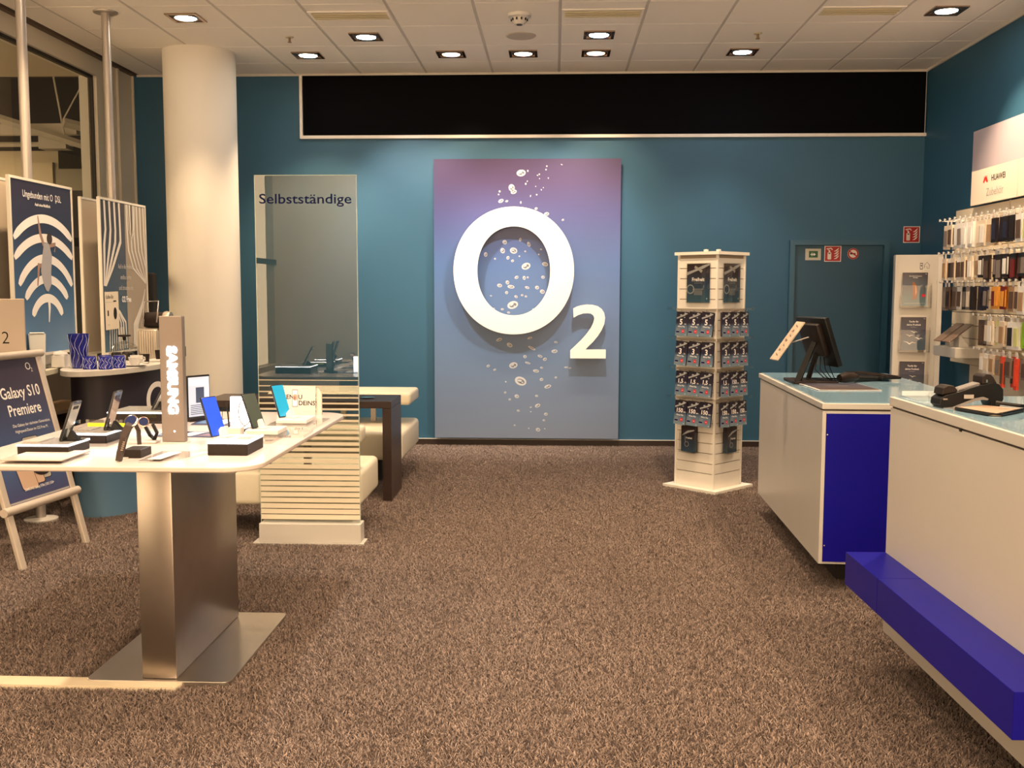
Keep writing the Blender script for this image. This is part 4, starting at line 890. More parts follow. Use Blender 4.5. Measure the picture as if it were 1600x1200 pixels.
def wedge(x, y, z, yaw, mat, label, s=1., name='phone_stand'):
    p = thing(name, label, 'phone stand'); p.matrix_basis = Matrix.Translation((x, y, z)) @ Matrix.Rotation(yaw, 4, 'Z') @ Matrix.Scale(s, 4)
    MB().add([(-.004, -.016, 0), (-.050, -.016, 0), (-.018, -.011, .036), (-.004, .016, 0), (-.050, .016, 0), (-.018, .011, .036)], [(0, 2, 1), (3, 4, 5), (0, 1, 4, 3), (1, 2, 5, 4), (2, 0, 3, 5)]).build('foot', mat, p, local=True)
    MB().box(-.060, -.022, 0, .018, .022, .003).build('base', mat, p, local=True)
    return p
YL = math.radians(180)
# left front riser
tag(MB().box(-1.895, 3.365, TZ+.0005, -1.672, 3.60, TZ+.010).build('acrylic_block', acry), 'thick clear acrylic slab under the nearest left riser', 'acrylic slab')
tag(MB().box(-1.890, 3.370, TZ+.0105, -1.677, 3.595, TZ+.0125).build('price_card', M('bronze_card', (.48, .38, .32, 1), .4)), 'brown price card lying in the slab under the nearest left riser', 'price card')
riser(-1.925, 3.55, -1.738, 3.72, 0, 'brown riser with glowing white rim, nearest of the left row', h=.040)
wedge(-1.790, 3.65, TZ+.041, YL, blackp, 'black wedge stand on the nearest left riser')
phone(-1.800, 3.65, TZ+.043, YL, math.radians(20), 'silver green phone seen from the back on the nearest left riser', mirrorback)
phone_x = MB(Matrix()).box(-1.915, 3.58, TZ+.0405, -1.86, 3.70, TZ+.045).build('spec_card', M('card_grey', (.45, .42, .40, 1), .4)); tag(phone_x, 'grey specification card on top of the nearest left riser', 'price card')
riser(-1.89, 3.84, -1.728, 4.02, 0, 'brown riser with glowing white rim, second of the left row', h=.040)
tag(MB().box(-1.83, 3.70, TZ+.0005, -1.665, 3.875, TZ+.009).build('acrylic_block', acry), 'clear acrylic slab in front of the second left riser', 'acrylic slab')
wedge(-1.755, 3.94, TZ+.041, YL, blackp, 'black wedge stand on the second left riser')
phone(-1.765, 3.94, TZ+.043, YL, math.radians(17), 'rose silver phone seen from the back on the second left riser', mirrorback2, h=.160)
tag(MB(Matrix()).box(-1.88, 3.90, TZ+.0405, -1.82, 4.00, TZ+.044).build('spec_card', M('speckled_card', (.30, .28, .26, 1), .4, noise=.9, scale=90)), 'speckled card on top of the second left riser', 'price card')
riser(-1.985, 4.43, -1.735, 4.66, 0, 'brown riser with glowing white rim, farthest of the left row', topcol=M('speckled_top', (.30, .29, .27, 1), .3, noise=.8, scale=70))
tag(MB().box(-2.02, 4.13, TZ+.0005, -1.80, 4.25, TZ+.040).build('acrylic_block', glassmat('acrylic_smoke', (.80, .80, .78, 1), 1.49)), 'clear acrylic block between the second and farthest left risers', 'acrylic slab')
tag(MB().box(-1.93, 4.118, TZ+.028, -1.76, 4.126, TZ+.042).build('yellow_price_strip', M('neon_yellow', (.72, .80, .02, 1), .5)), 'neon yellow price strip behind the second left riser', 'price strip')
wedge(-1.80, 4.53, TZ+.053, YL, blackp, 'black wedge stand on the farthest left riser')
phone(-1.81, 4.53, TZ+.055, YL, math.radians(28), 'white phone leaning back beside the light column', M('white_glass', (.70, .68, .66, 1), .1), h=.15)
tag(MB().box(-1.64, 4.27, TZ+.0005, -1.62, 4.42, TZ+.09).box(-1.78, 4.268, TZ+.0005, -1.641, 4.274, TZ+.09).build('acrylic_block', acry), 'upright clear acrylic sign holder behind the watches', 'acrylic holder')
# watches
w1 = thing('smart_watch', 'dark round watch on its strap, nearest the camera', 'watch', (-1.49, 3.47, TZ))
strap = M('brown_strap', (.035, .020, .016, 1), .5)
MB(Matrix()).tube([(-1.505, 3.435, TZ+.002), (-1.500, 3.44, TZ+.03), (-1.492, 3.455, TZ+.08), (-1.485, 3.475, TZ+.115), (-1.480, 3.50, TZ+.128)], [.012, .014, .0145, .015, .013], 4).build('strap', strap, w1)
for k in range(7): MB().box(-1.494+k*.0008, 3.4285+k*.003, TZ+.040+k*.0065, -1.486+k*.0008, 3.4300+k*.003, TZ+.0425+k*.0065).build('strap_hole', M('strap_hole_light', (.45, .36, .30, 1), .5), w1)
WM = Matrix.Translation((-1.480, 3.492, TZ+.134)) @ Matrix.Rotation(math.radians(58), 4, 'X')
MB(WM).lathe([(.021, -.006), (.0235, -.002), (.0235, .004), (.020, .006)], 28).build('case', chrome, w1, smooth=True)
MB(WM).lathe([(0, .0062), (.019, .0062), (.0195, .0058)], 28).build('dial', M('blue_dial', (.02, .03, .10, 1), .1), w1)
MB().tube([(-1.478, 3.515, TZ+.125), (-1.474, 3.535, TZ+.095), (-1.470, 3.53, TZ+.045)], [.009, .010, .009], 4).build('strap', strap, w1)
b_ = thing('watch_base', 'small dark block the nearest watch is clipped to', 'watch stand', (-1.49, 3.53, TZ))
MB().box(-1.522, 3.505, TZ+.0005, -1.455, 3.60, TZ+.030).build('block', brownp, b_, bevel=.002)
MB().box(-1.532, 3.47, TZ+.0001, -1.50, 3.60, TZ+.004).build('cable_tray', whitep, b_)
w2 = thing('smart_watch', 'rose gold watch with black strap behind the nearest watch', 'watch', (-1.57, 3.84, TZ))
WM = Matrix.Translation((-1.588, 3.86, TZ+.082)) @ Matrix.Rotation(math.radians(62), 4, 'X') @ Matrix.Rotation(math.radians(20), 4, 'Y')
MB(WM).lathe([(.018, -.006), (.021, -.002), (.021, .004), (.018, .006)], 28).build('case', M('rose_gold', (.70, .45, .36, 1), .2, .9), w2, smooth=True)
MB(WM).lathe([(0, .0062), (.017, .0062), (.0175, .0058)], 28).build('dial', M('blue_dial', (.02, .03, .10, 1), .1), w2)
MB().tube([(-1.585, 3.868, TZ+.065), (-1.575, 3.885, TZ+.03), (-1.555, 3.88, TZ+.012), (-1.540, 3.87, TZ+.04), (-1.555, 3.865, TZ+.075)], [.008, .009, .010, .009, .008], 4).build('strap', blackp, w2)
MB().rbox(-1.61, 3.85, TZ+.0005, -1.54, 3.91, TZ+.010, .002, 1).build('cradle', whitep, w2)
tag(MB().prism([(-1.425, 3.405), (-1.30, 3.41), (-1.245, 3.62), (-1.425, 3.625)], TZ+.0005, TZ+.008).build('acrylic_block', acry), 'flat clear acrylic slab in front of the light column', 'acrylic slab')
tag(MB().prism([(-1.405, 3.44), (-1.36, 3.44), (-1.345, 3.60), (-1.39, 3.60)], TZ+.0082, TZ+.0092).build('spec_card', M('pale_card', (.66, .60, .58, 1), .4)), 'pale specification card on the slab in front of the light column', 'price card')
# right front riser
riser(-1.243, 3.58, -1.098, 3.78, 0, 'brown riser with white top at the front right corner of the table', h=.050, topcol=whitep)
YR = math.radians(-30)
blue_s = M('blue_phone_screen', (.02, .06, .40, 1), .15, emit=(.010, .035, .36, 1), es=.35)
phone(-1.240, 3.70, TZ+.052, YR, math.radians(22), 'phone with a bright blue screen leaning on the front right riser', screen=blue_s, h=.155)
wedge(-1.212, 3.70, TZ+.051, YR, whitep, 'white wedge stand under the blue screened phone')
tag(MB().box(-1.16, 3.66, TZ+.0505, -1.115, 3.70, TZ+.052).build('spec_card', M('card_grey', (.45, .42, .40, 1), .4)), 'small grey card strip on the front right riser', 'price card')
# second right phone
tag(MB().box(-1.27, 3.86, TZ+.0005, -1.09, 4.19, TZ+.011).build('acrylic_block', glassmat('acrylic_frost', (.90, .88, .86, 1), 1.49)), 'long clear slab behind the front right riser', 'acrylic slab')
tag(MB().box(-1.245, 4.03, TZ+.0115, -1.11, 4.17, TZ+.030).build('white_riser', whitep, bevel=.003), 'low white riser under the dark screened phone', 'display riser')
phone(-1.205, 4.09, TZ+.032, YR, math.radians(24), 'phone with a dark green grey screen, middle of the right row', screen=M('dark_green_screen', (.05, .065, .055, 1), .2), back=whitep, h=.15)
wedge(-1.185, 4.09, TZ+.031, YR, whitep, 'white wedge stand under the dark screened phone')
# third right phone
tag(MB().box(-1.24, 4.20, TZ+.0005, -1.02, 4.58, TZ+.011).build('acrylic_block', acry), 'clear slab under the turquoise screened phone', 'acrylic slab')
tag(MB().box(-1.215, 4.38, TZ+.0115, -1.08, 4.56, TZ+.028).build('white_riser', whitep, bevel=.003), 'low white riser under the turquoise screened phone', 'display riser')
phone(-1.195, 4.46, TZ+.030, YR, math.radians(20), 'phone with a turquoise screen, farthest of the right row', screen=M('cyan_phone_screen', (.02, .30, .50, 1), .15, emit=(.01, .16, .36, 1), es=.10), h=.15)
wedge(-1.155, 4.46, TZ+.029, YR, whitep, 'white wedge stand under the turquoise screened phone')
r = thing('acrylic_name_plate', 'clear slab with printed slogan edge in front of the turquoise phone', 'acrylic slab', (-1.08, 4.11, TZ))
MB().box(-1.145, 4.02, TZ+.0005, -1.005, 4.19, TZ+.012).build('slab', acry, r)
MB(frame((-1.13, 4.019, TZ+.002), (1, 0, 0), (0, 0, 1))).text('GENAU DEINS', .008, .005, .001, .0002, inkblack, .0, sx=1.0).build('lettering', None, r)
# GENAU DEINS sign
s = thing('slogan_stand', 'pale counter card printed GENAU DEINS at the far right of the table', 'counter card', (-1.22, 4.77, TZ))
GF = frame((-1.322, 4.79, TZ+.0005), (1, -.06, 0), (-.01, .12, 1))
MB(GF).box(0, 0, -.004, .188, .138, 0).build('front_card', M('pale_pink_card', (.58, .52, .48, 1), .4), s)
MB(GF).prism([(.1885, 0), (.215, 0), (.215, .10), (.200, .128), (.1885, .13)], -.020, -.008).build('side_card', M('pale_pink_card_side', (.60, .52, .45, 1), .4), s)
d_ = MB(GF); d_.text('GEN', .022, .022, .075, .0006, inkblack, .012).text('U', .022, .103, .075, .0006, inkblack, .012).text('DEINS!', .022, .104, .046, .0006, inkblack, .012)
d_.flat(rrect(.073, .036, .102, .122, .004, 3), .0004, M('watch_print_grey', (.30, .28, .27, 1), .5)).flat(rrect(.077, .042, .098, .116, .003, 3), .0007, inkwhite).ell(.088, .083, .012, .016, .0010, M('face_print', (.50, .30, .22, 1), .5), 16).ell(.086, .080, .006, .009, .0013, M('face_print_dark', (.25, .14, .11, 1), .5), 12)
d_.text('SAMSUNG', .005, .006, .128, .0006, red, .01).text('Galaxy Watch', .005, .120, .124, .0006, inkgrey, 0).text('jetzt entdecken', .004, .130, .014, .0006, inkgrey, 0); d_.build('print', None, s)
# tablet standing upright left of column
tb = thing('display_tablet', 'upright tablet with a bright page standing behind the light column', 'tablet', (-1.62, 4.54, TZ))
TF = frame((-1.648, 4.50, TZ+.012), (.55, .83, 0), (0, 0, 1))
MB(TF).rbox(0, 0, -.010, .125, .195, 0, .003, 1).build('tablet_body', blackp, tb)
MB(TF).box(.006, .008, .0004, .119, .187, .0012).build('screen', M('tablet_page', (.42, .46, .55, 1), .1, emit=(.5, .56, .68, 1), es=.10), tb)
d_ = MB(TF); d_.flat([(.01, .150), (.11, .150), (.11, .172), (.01, .172)], .0016, M('page_white', (.8, .85, .9, 1), .2, emit=(.8, .88, 1, 1), es=.25)).flat([(.045, .07), (.09, .07), (.09, .14), (.045, .14)], .0016, M('page_dark', (.06, .08, .14, 1), .2)); 
for k in range(6): d_.stroke([(.015, .06-k*.008), (.10, .06-k*.008)], .003, .0016, MATS['page_dark'])
d_.build('print', None, tb)
MB(TF).box(-.002, -.012, -.025, .150, .004, .020).build('stand_base', brownp, tb)
# flat leaflets
def leaflet(poly, lab):
    s = thing('price_leaflet', lab, 'leaflet', (sum(p[0] for p in poly)/4, sum(p[1] for p in poly)/4, TZ))
    MB().prism(poly, TZ+.0008, TZ+.0022).build('sheet', M('leaflet_navy', (.045, .050, .13, 1), .25), s)
    A, B, C_, D_ = [Vector(p) for p in poly]
    d_ = MB(); P = lambda u, v: tuple((A*(1-u)+B*u)*(1-v)+(D_*(1-u)+C_*u)*v)
    d_.flat([P(.35, .1), P(.6, .1), P(.8, .9), P(.55, .9)], TZ+.0028, inkwhite).flat([P(.05, .2), P(.30, .2), P(.42, .8), P(.15, .8)], TZ+.0028, M('leaflet_blue', (.12, .22, .42, 1), .3)).flat([P(.70, .15), P(.95, .15), P(.97, .6), P(.82, .6)], TZ+.0028, M('leaflet_mauve', (.22, .12, .16, 1), .3))
    d_.build('print', None, s)
leaflet([(-1.62, 4.035), (-1.37, 4.02), (-1.40, 4.17), (-1.62, 4.19)], 'dark blue price leaflet lying beside the light column')
leaflet([(-1.60, 4.40), (-1.345, 4.37), (-1.42, 4.60), (-1.62, 4.61)], 'dark blue price leaflet lying near the far edge of the table')
# earphone pen and white box, ring cable
r = thing('stylus_stand', 'thin black stylus with a looped cord standing on the table', 'stylus', (-1.352, 4.147, TZ))
MB().tube([(-1.345, 4.147, TZ+.001), (-1.352, 4.147, TZ+.11)], .0032, 8).build('stem', blackp, r); MB().tube([(-1.352, 4.147, TZ+.11), (-1.353, 4.147, TZ+.128)], .0065, 8).build('tip', brownp, r)
MB().tube([(-1.353, 4.147, TZ+.125), (-1.372, 4.147, TZ+.11), (-1.376, 4.147, TZ+.05), (-1.365, 4.147, TZ+.003)], .0012, 6).build('cord', blackp, r, smooth=True)
tag(MB().rbox(-1.315, 4.03, TZ+.0005, -1.262, 4.08, TZ+.040, .003, 1).build('earphone_case', whitep), 'small white box between the blue and dark screened phones', 'box')
r = thing('spotlit_card_stand', 'white card with painted-in spotlight glow standing behind the dark screened phone', 'light sign', (-1.42, 4.45, TZ))
MB(frame((-1.455, 4.50, TZ+.001), (1, .05, 0), (0, 0, 1))).rbox(0, 0, -.012, .088, .115, 0, .006, 2).build('panel', M('painted_spotlit_white', (1, 1, 1, 1), .4, emit=(1, .98, .96, 1), es=1.6), r)  # emission stands in for spotlight falling on the white card
MB().box(-1.475, 4.47, TZ+.0005, -1.35, 4.53, TZ+.004).build('base', acry, r)
tag(MB().tube([(-1.345+.028*math.cos(a*PI/10), 4.36, TZ+.062+.056*math.sin(a*PI/10)) for a in range(-9, 12)], .0028, 6).build('cable_ring', M('steel_cord', (.28, .27, .28, 1), .35), smooth=True), 'grey security cable looped upright behind the dark screened phone', 'cable')
tag(MB().box(-1.29, 4.16, TZ+.0005, -1.235, 4.22, TZ+.016).build('alarm_puck', brownp), 'small dark alarm block behind the blue screened phone', 'alarm block')

# ================================================================== COFFEE BAR
bar = thing('coffee_bar', 'curved navy to blue bar counter with white top', 'bar counter', (-2.98, 7.1, FZ))
def stadium(ax, ay, bx, by, r, n=20):
    d = Vector((bx-ax, by-ay)).normalized(); a0 = math.degrees(math.atan2(d.y, d.x))
    return [(bx+r*math.cos(math.radians(a0-90+180*i/n)), by+r*math.sin(math.radians(a0-90+180*i/n))) for i in range(n+1)]+[(ax+r*math.cos(math.radians(a0+90+180*i/n)), ay+r*math.sin(math.radians(a0+90+180*i/n))) for i in range(n+1)]
barm = grad('bar_print', [(0, (.13, .27, .44, 1)), (.38, (.075, .17, .30, 1)), (.62, (.020, .022, .045, 1)), (1, (.022, .014, .022, 1))], 0, .96, .5)
MB().prism(arc(-3.03, 7.08, .285, 0, 354, 59, .58), FZ, .950).build('drum', barm, bar, smooth=True)
MB().prism(arc(-2.98, 7.0, .28, 0, 356, 89, .80), .9505, .986).build('bar_top', white, bar, bevel=.003)
# white O2 lettering on the right flank of the drum
bl2 = MB().ring(super_((0, .735), .13, .125, 48), super_((0, .735), .088, .088, 48), .0005, .0015, inkwhite).text('2', .10, .15, .585, .0012, inkwhite, .05)
def wrap_bar(p):   # lettering laid round the drum: arc length -> angle on the ellipse
    t_ = math.radians(-14)+p[0]*.8/.44; r_ = 1+p[2]/.285
    return (-3.03+.285*r_*math.cos(t_), 7.08+.58*r_*math.sin(t_), p[1])
bl2.v = [wrap_bar(p) for p in bl2.v]; bl2.build('lettering', None, bar)
TB = .9865
# blue carafe & tumblers
cob = M('cobalt_patterned_glass', (.015, .020, .25, 1), .15, noise=.9, scale=60, spec=.7)
cbw = M('pattern_white', (.50, .55, .75, 1), .3)
g = thing('carafe', 'tall cobalt blue patterned carafe on the coffee bar', 'carafe', (-3.072, 6.47, TB))
MB().lathe([(0, 0), (.040, 0), (.046, .01), (.064, .222), (.060, .222), (.042, .014), (0, .012)], 32).build('vessel', cob, g, local=True, smooth=True)
d_ = MB()
def vine(mb, r0, r1, h, n, m):
    for k in range(n):
        a = 2*PI*k/n; P = []
        for i in range(9):
            t_ = i/8; rr_ = r0+(r1-r0)*t_+.0012; aa = a+.22*math.sin(t_*9+k); P.append((rr_*math.cos(aa), rr_*math.sin(aa), .008+t_*(h-.012)))
        mb.tube(P, .0011, 4, m)
vine(d_, .046, .064, .222, 14, cbw); d_.build('pattern', None, g, local=True)
tum = None
for k, (x, y, lab) in enumerate(((-2.970, 6.400, 'first upturned cobalt blue tumbler, nearest the carafe'), (-2.925, 6.52, 'upturned cobalt blue tumbler standing behind the first two'), (-2.865, 6.395, 'second upturned cobalt blue tumbler in front'), (-2.825, 6.50, 'rightmost upturned cobalt blue tumbler beside the white cups'))):
    if tum is None:
        tum = g = thing('tumbler', lab, 'glass', (x, y, TB), group='cobalt blue tumblers on the coffee bar')
        MB().lathe([(.043, 0), (.038, .075), (.034, .082), (0, .083)], 28).build('vessel', cob, g, local=True, smooth=True)
        d_ = MB(); vine(d_, .043, .038, .078, 12, cbw); d_.build('pattern', None, g, local=True)
        kids = list(g.children)
    else:
        g = tum.copy(); COL.objects.link(g); g.location = (x, y, TB); g['label'] = lab
        for ch in kids:
            c = ch.copy(); COL.objects.link(c); c.parent = g
def cup(x, y, lab, dx=1):
    g = thing('coffee_cup', lab, 'cup', (x, y, TB+.0085))
    MB().lathe([(0, 0), (.026, 0), (.036, .02), (.042, .052), (.039, .052), (.032, .02), (0, .004)], 24).build('bowl', whitep, g, local=True, smooth=True)
    MB().tube([(.036, 0, .042), (.058, -.002, .040), (.060, -.002, .022), (.034, 0, .014)], .004, 8).build('handle', whitep, g, local=True, smooth=True)
    s_ = thing('saucer', 'white saucer under the '+lab, 'saucer', (x, y, TB))
    MB().lathe([(0, 0), (.045, 0), (.078, .010), (.078, .0125), (.04, .008), (0, .008)], 28).build('plate', whitep, s_, local=True, smooth=True)
cup(-2.785, 6.66, 'white coffee cup right of the blue tumblers'); cup(-2.845, 6.83, 'white coffee cup behind the first cup')
g = thing('biscuit_tray', 'long white tray at the back of the coffee bar', 'tray', (-2.785, 7.20, TB))
MB().rbox(-.078, -.14, 0, .078, .14, .018, .006, 2).build('tray', whitep, g, local=True)
for k, (x, y) in enumerate(((-2.835, 6.94), (-2.79, 7.11))):
    tag(MB(Matrix.Translation((x, y, (TB+.0185) if k == 1 else TB))).lathe([(0, 0), (.030, 0), (.036, .062), (.033, .062), (.027, .004), (0, .004)], 20).build('dark_tumbler', brownp, smooth=True), ('dark brown pot on the coffee bar, left of two', 'dark brown pot standing on the white tray')[k], 'pot')
g = thing('glass_dome', 'clear glass dome over dark biscuits on the coffee bar', 'glass dome', (-3.02, 7.05, TB))
MB().lathe([(0, 0), (.115, 0), (.115, .012), (0, .014)], 32).build('plate', whitep, g, local=True)
MB().lathe([(.105, .0145), (.106, .06), (.088, .108), (.05, .138), (0, .150)], 32, closed=True).build('dome', glassmat('dome_glass', (.90, .90, .88, 1), 1.5, extra=.06), g, local=True, smooth=True)
MB().lathe([(0, .150), (.010, .152), (.012, .175), (.045, .180), (.045, .190), (0, .192)], 20).build('knob', brownp, g, local=True, smooth=True)
for k, (x, y) in enumerate(((-.05, -.02), (.045, -.03), (.0, .04))):
    tag(MB(Matrix.Translation((-3.02+x, 7.05+y, TB+.0145))).rbox(-.032, -.02, 0, .032, .02, .055, .008, 2).build('biscuit_pack', brownp), ('dark biscuit pack inside the glass dome, left one', 'dark biscuit pack inside the glass dome, right one', 'dark biscuit pack inside the glass dome, rear one')[k], 'biscuit')
g = thing('coffee_machine', 'silver ribbed capsule coffee machine with raised chrome lever', 'coffee machine', (-2.94, 7.40, TB))
ribm = M('ribbed_silver', (.62, .55, .46, 1), .3, .7)
MB().rbox(-.10, -.10, 0, .06, .10, .225, .022, 4).build('body', ribm, g, local=True, smooth=True)
for k in range(9): MB().tube([(-.088+k*.017, -.102, .02), (-.088+k*.017, -.102, .20), (-.088+k*.017, -.085, .222)], .0040, 6).build('rib', ribm, g, local=True, smooth=True)
MB(Matrix.Translation((-.06, -.03, .285)) @ Matrix.Rotation(PI/2, 4, 'Y')).lathe([(0, 0), (.050, .0), (.058, .02), (.058, .15), (0, .15)], 28).build('brew_head', brownp, g, local=True, smooth=True)
MB(Matrix.Translation((.091, -.03, .285)) @ Matrix.Rotation(PI/2, 4, 'Y')).lathe([(0, 0), (.062, 0), (.066, .015), (.060, .045), (.040, .045), (.036, .03), (0, .03)], 28).build('head_cap', ribm, g, local=True, smooth=True)
MB().tube([(-.05, -.095, .24), (-.025, -.10, .42), (.075, -.10, .425), (.055, -.095, .27)], .0075, 8).build('lever', chrome, g, local=True, smooth=True)
tag(MB(Matrix.Translation((-2.86, 7.60, TB))).rbox(-.04, -.05, 0, .06, .05, .08, .006, 2).build('milk_frother', brownp), 'dark milk frother right of the coffee machine', 'frother')
tag(MB().rbox(-3.56, 8.40, FZ, -3.345, 8.52, 1.635, .02, 2).build('black_covered_stand', M('black_cloth', (.006, .005, .006, 1), .8)), 'tall black covered stand left of the column behind the coffee machine', 'covered stand')

# ================================================================== WALL POSTERS ON POLES
def framed(y0, y1, z0, z1, xf, label, draw, bg):
    r = thing('poster_frame', label, 'poster', (xf, (y0+y1)/2, z0))
    F = frame((xf, y0, z0), (0, 1, 0), (0, 0, 1)); W_, H_ = y1-y0, z1-z0
    MB(F).ring([(0, 0), (W_, 0), (W_, H_), (0, H_)], [(.016, .016), (W_-.016, .016), (W_-.016, H_-.016), (.016, H_-.016)], -.018, .003).build('frame', M('cream_frame', (.70, .66, .58, 1), .4), r)
    MB(F).box(.0165, .0165, -.016, W_-.0165, H_-.0165, -.001).build('sheet', bg, r)
    MB(frame((xf-.150, y0, z0), (0, 1, 0), (0, 0, 1))).ring([(0, 0), (W_, 0), (W_, H_), (0, H_)], [(.016, .016), (W_-.016, .016), (W_-.016, H_-.016), (.016, H_-.016)], -.003, .018).build('rear_frame', MATS['cream_frame'], r)
    MB(frame((xf-.150, y0, z0), (0, 1, 0), (0, 0, 1))).box(.0165, .0165, .0, W_-.0165, H_-.0165, .016).build('rear_sheet', M('poster_back', (.50, .42, .32, 1), .6), r)
    for z in (z0+.25, z1-.25): MB().box(xf-.131, (y0+y1)/2-.05, z-.012, xf-.019, (y0+y1)/2-.036, z+.012).build('bracket', silver, r)
    d_ = MB(F @ Matrix.Translation((0, 0, -.0008))); draw(d_, W_, H_); d_.build('print', None, r)
XF = -3.255
def wifi(d_, W_, H_):
    cx = W_*.52; s = W_/.79
    d_.text('Ungebunden mit O  DSL', .044*s, W_*.50, H_*.895, .001, inkwhite, .0, 'c', sx=.80); d_.text('2', .024*s, W_*.705, H_*.887, .001, inkwhite, .0)
    d_.text('Auch ohne Mobilfunk', .018*s, W_*.50, H_*.855, .001, inkwhite, .03, 'c', sx=.9)
    for k, (va, hw, dp) in enumerate(((343, .43, .18), (373, .43, .18), (405, .34, .17), (437, .27, .125), (467, .19, .11))):
        ap = H_-(va-285)*.00405; r_ = (hw*hw+dp*dp)/(2*dp); am_ = math.degrees(math.asin(min(1, hw/r_)))
        P = [(min(max(p, .02), W_-.02), q) for p, q in arc(cx, ap-r_, r_, 90-am_, 90+am_, 30)]
        keep = [p for i_, p in enumerate(P) if .021 < p[0] < W_-.021]
        d_.stroke(keep, [.030]+[.046]+[.054]*(len(keep)-4)+[.046]+[.030], .001+.0001*k, inkwhite)
    # leaping dancer, a flat printed figure with no features
    sk = M('figure_skin', (.36, .24, .19, 1), .6); cl_ = M('figure_dress', (.38, .38, .42, 1), .6)
    d_.stroke([(W_*.41, H_*.80), (W_*.44, H_*.70), (W_*.49, H_*.635)], [.012*s, .028*s, .03*s], .0020, sk)
    d_.stroke([(W_*.54, H_*.63), (W_*.68, H_*.645), (W_*.66, H_*.60)], [.03*s, .026*s, .016*s], .0020, sk)
    d_.stroke([(W_*.53, H_*.65), (W_*.54, H_*.58), (W_*.51, H_*.48), (W_*.53, H_*.41), (W_*.52, H_*.37)], [.06*s, .12*s, .13*s, .10*s, .03*s], .0022, cl_)
    d_.ell(W_*.585, H_*.675, .036*s, .036*s, .0024, M('figure_hair', (.05, .035, .03, 1), .6), 14)
    d_.stroke([(W_*.48, H_*.50), (W_*.40, H_*.52), (W_*.37, H_*.40)], [.06*s, .035*s, .015*s], .0021, sk)
    d_.stroke([(W_*.54, H_*.34), (W_*.545, H_*.27), (W_*.53, H_*.19)], [.035*s, .026*s, .010*s], .0021, inkwhite)
pbg = grad('poster_print_blue', [(0, (.12, .24, .42, 1)), (.45, (.035, .09, .19, 1)), (.75, (.022, .025, .055, 1)), (1, (.028, .020, .035, 1))], 0, 1.05, .3)
framed(6.035, 6.835, 1.075, 2.175, XF, 'framed poster of a leaping dancer over white wireless arcs', wifi, pbg)
def curtain(d_, W_, H_):
    s = W_/.82; lw_ = M('curtain_line', (.68, .64, .58, 1), .5); lg = M('curtain_tan', (.34, .29, .23, 1), .6)
    d_.flat([(W_*.52, .02), (W_-.02, .02), (W_-.02, H_-.02), (W_*.52, H_-.02)], .0006, lg)
    for k in range(4):
        x = W_*(.10+.10*k); d_.stroke([(x, H_-.02), (x+.01, H_*.80), (x-.02+.01*k, H_*(.70+.01*k)), (x*.55+.01, H_*.56), (W_*.05+.01*k, H_*.44)], [.030*s, .030*s, .034*s, .030*s, .015*s], .001+.0002*k, lw_)
    for k in range(6):
        x = W_*(.56+.075*k); d_.stroke([(x, H_-.02), (x+.005, H_*.80), (x+.02, H_*.68), (min(W_-.03, x+.10), H_*.56), (W_-.035, H_*.46)], [.022*s, .024*s, .022*s, .016*s, .010*s], .0014+.0002*k, lw_)
    for k in range(3): d_.stroke([(W_*(.58+.04*k), H_-.02), (W_*(.60+.03*k), H_*.82), (W_*.65, H_*(.75+.01*k)), (W_*(.72-.03*k), H_*.82), (W_*(.74-.04*k), H_-.02)], .010*s, .0030+.0002*k, lw_)
    for k in range(4):
        d_.stroke([(W_*.06+.01*k, H_*(.40-.02*k)), (W_*(.20+.05*k), H_*(.36-.03*k)), (W_*(.32+.05*k), H_*.20), (W_*(.34+.05*k), .03)], [.012*s, .022*s, .018*s, .014*s], .0012+.0002*k, lw_)
        d_.stroke([(W_*.93-.008*k, H_*(.42-.02*k)), (W_*(.86-.04*k), H_*(.30-.02*k)), (W_*(.74-.03*k), H_*.18), (W_*(.70-.02*k), .03)], [.010*s, .020*s, .022*s, .016*s], .0022+.0002*k, lw_)
    for k in range(7): d_.stroke([(W_*(.12+.045*k), .02), (W_*(.13+.045*k), H_*.17)], .010*s, .0032, lw_)
    for i, t_ in enumerate(('Auf in die Freiheit,', 'endlos surfen', 'und streamen mit')): d_.text(t_, .036*s, W_*.50, H_*(.555-i*.070), .0036, M('poster_grey_text', (.55, .52, .50, 1), .5), 0, 'c', sx=.72)
    d_.text('O2 Free', .044*s, W_*.50, H_*.335, .0036, inkwhite, .03, 'c', sx=.8)
pbg2 = grad('poster_print_dusk', [(0, (.06, .12, .18, 1)), (.5, (.045, .07, .11, 1)), (1, (.035, .022, .022, 1))], 0, 1.15, .3)
framed(7.245, 8.075, 1.02, 2.155, XF, 'framed curtain poster with tan drapes and lettering', curtain, pbg2)
r = thing('coffee_price_sheet', 'small cream sheet headed Kaffee-Bar taped to the curtain poster', 'notice', (XF+.006, 7.4, 1.18))
FK = frame((XF+.010, 7.27, 1.20), (0, 1, .02), (0, -.02, 1))
MB(FK).box(0, 0, -.001, .23, .275, 0).build('sheet', M('cream_sheet', (.70, .62, .50, 1), .6), r)
MB(FK).text('Kaffee-Bar', .030, .015, .225, .0006, inkblack, 0, sx=.75).stroke([(.01, .20), (.15, .20)], .002, .0006, inkgrey).ell(.165, .115, .030, .045, .0006, brownp).stroke([(.14, .205), (.19, .205)], .010, .0006, inkblack).flat([(.035, .10), (.055, .10), (.055, .14), (.035, .14)], .0006, inkblack).text('1 Euro', .014, .02, .03, .0006, inkgrey, 0).build('print', None, r)

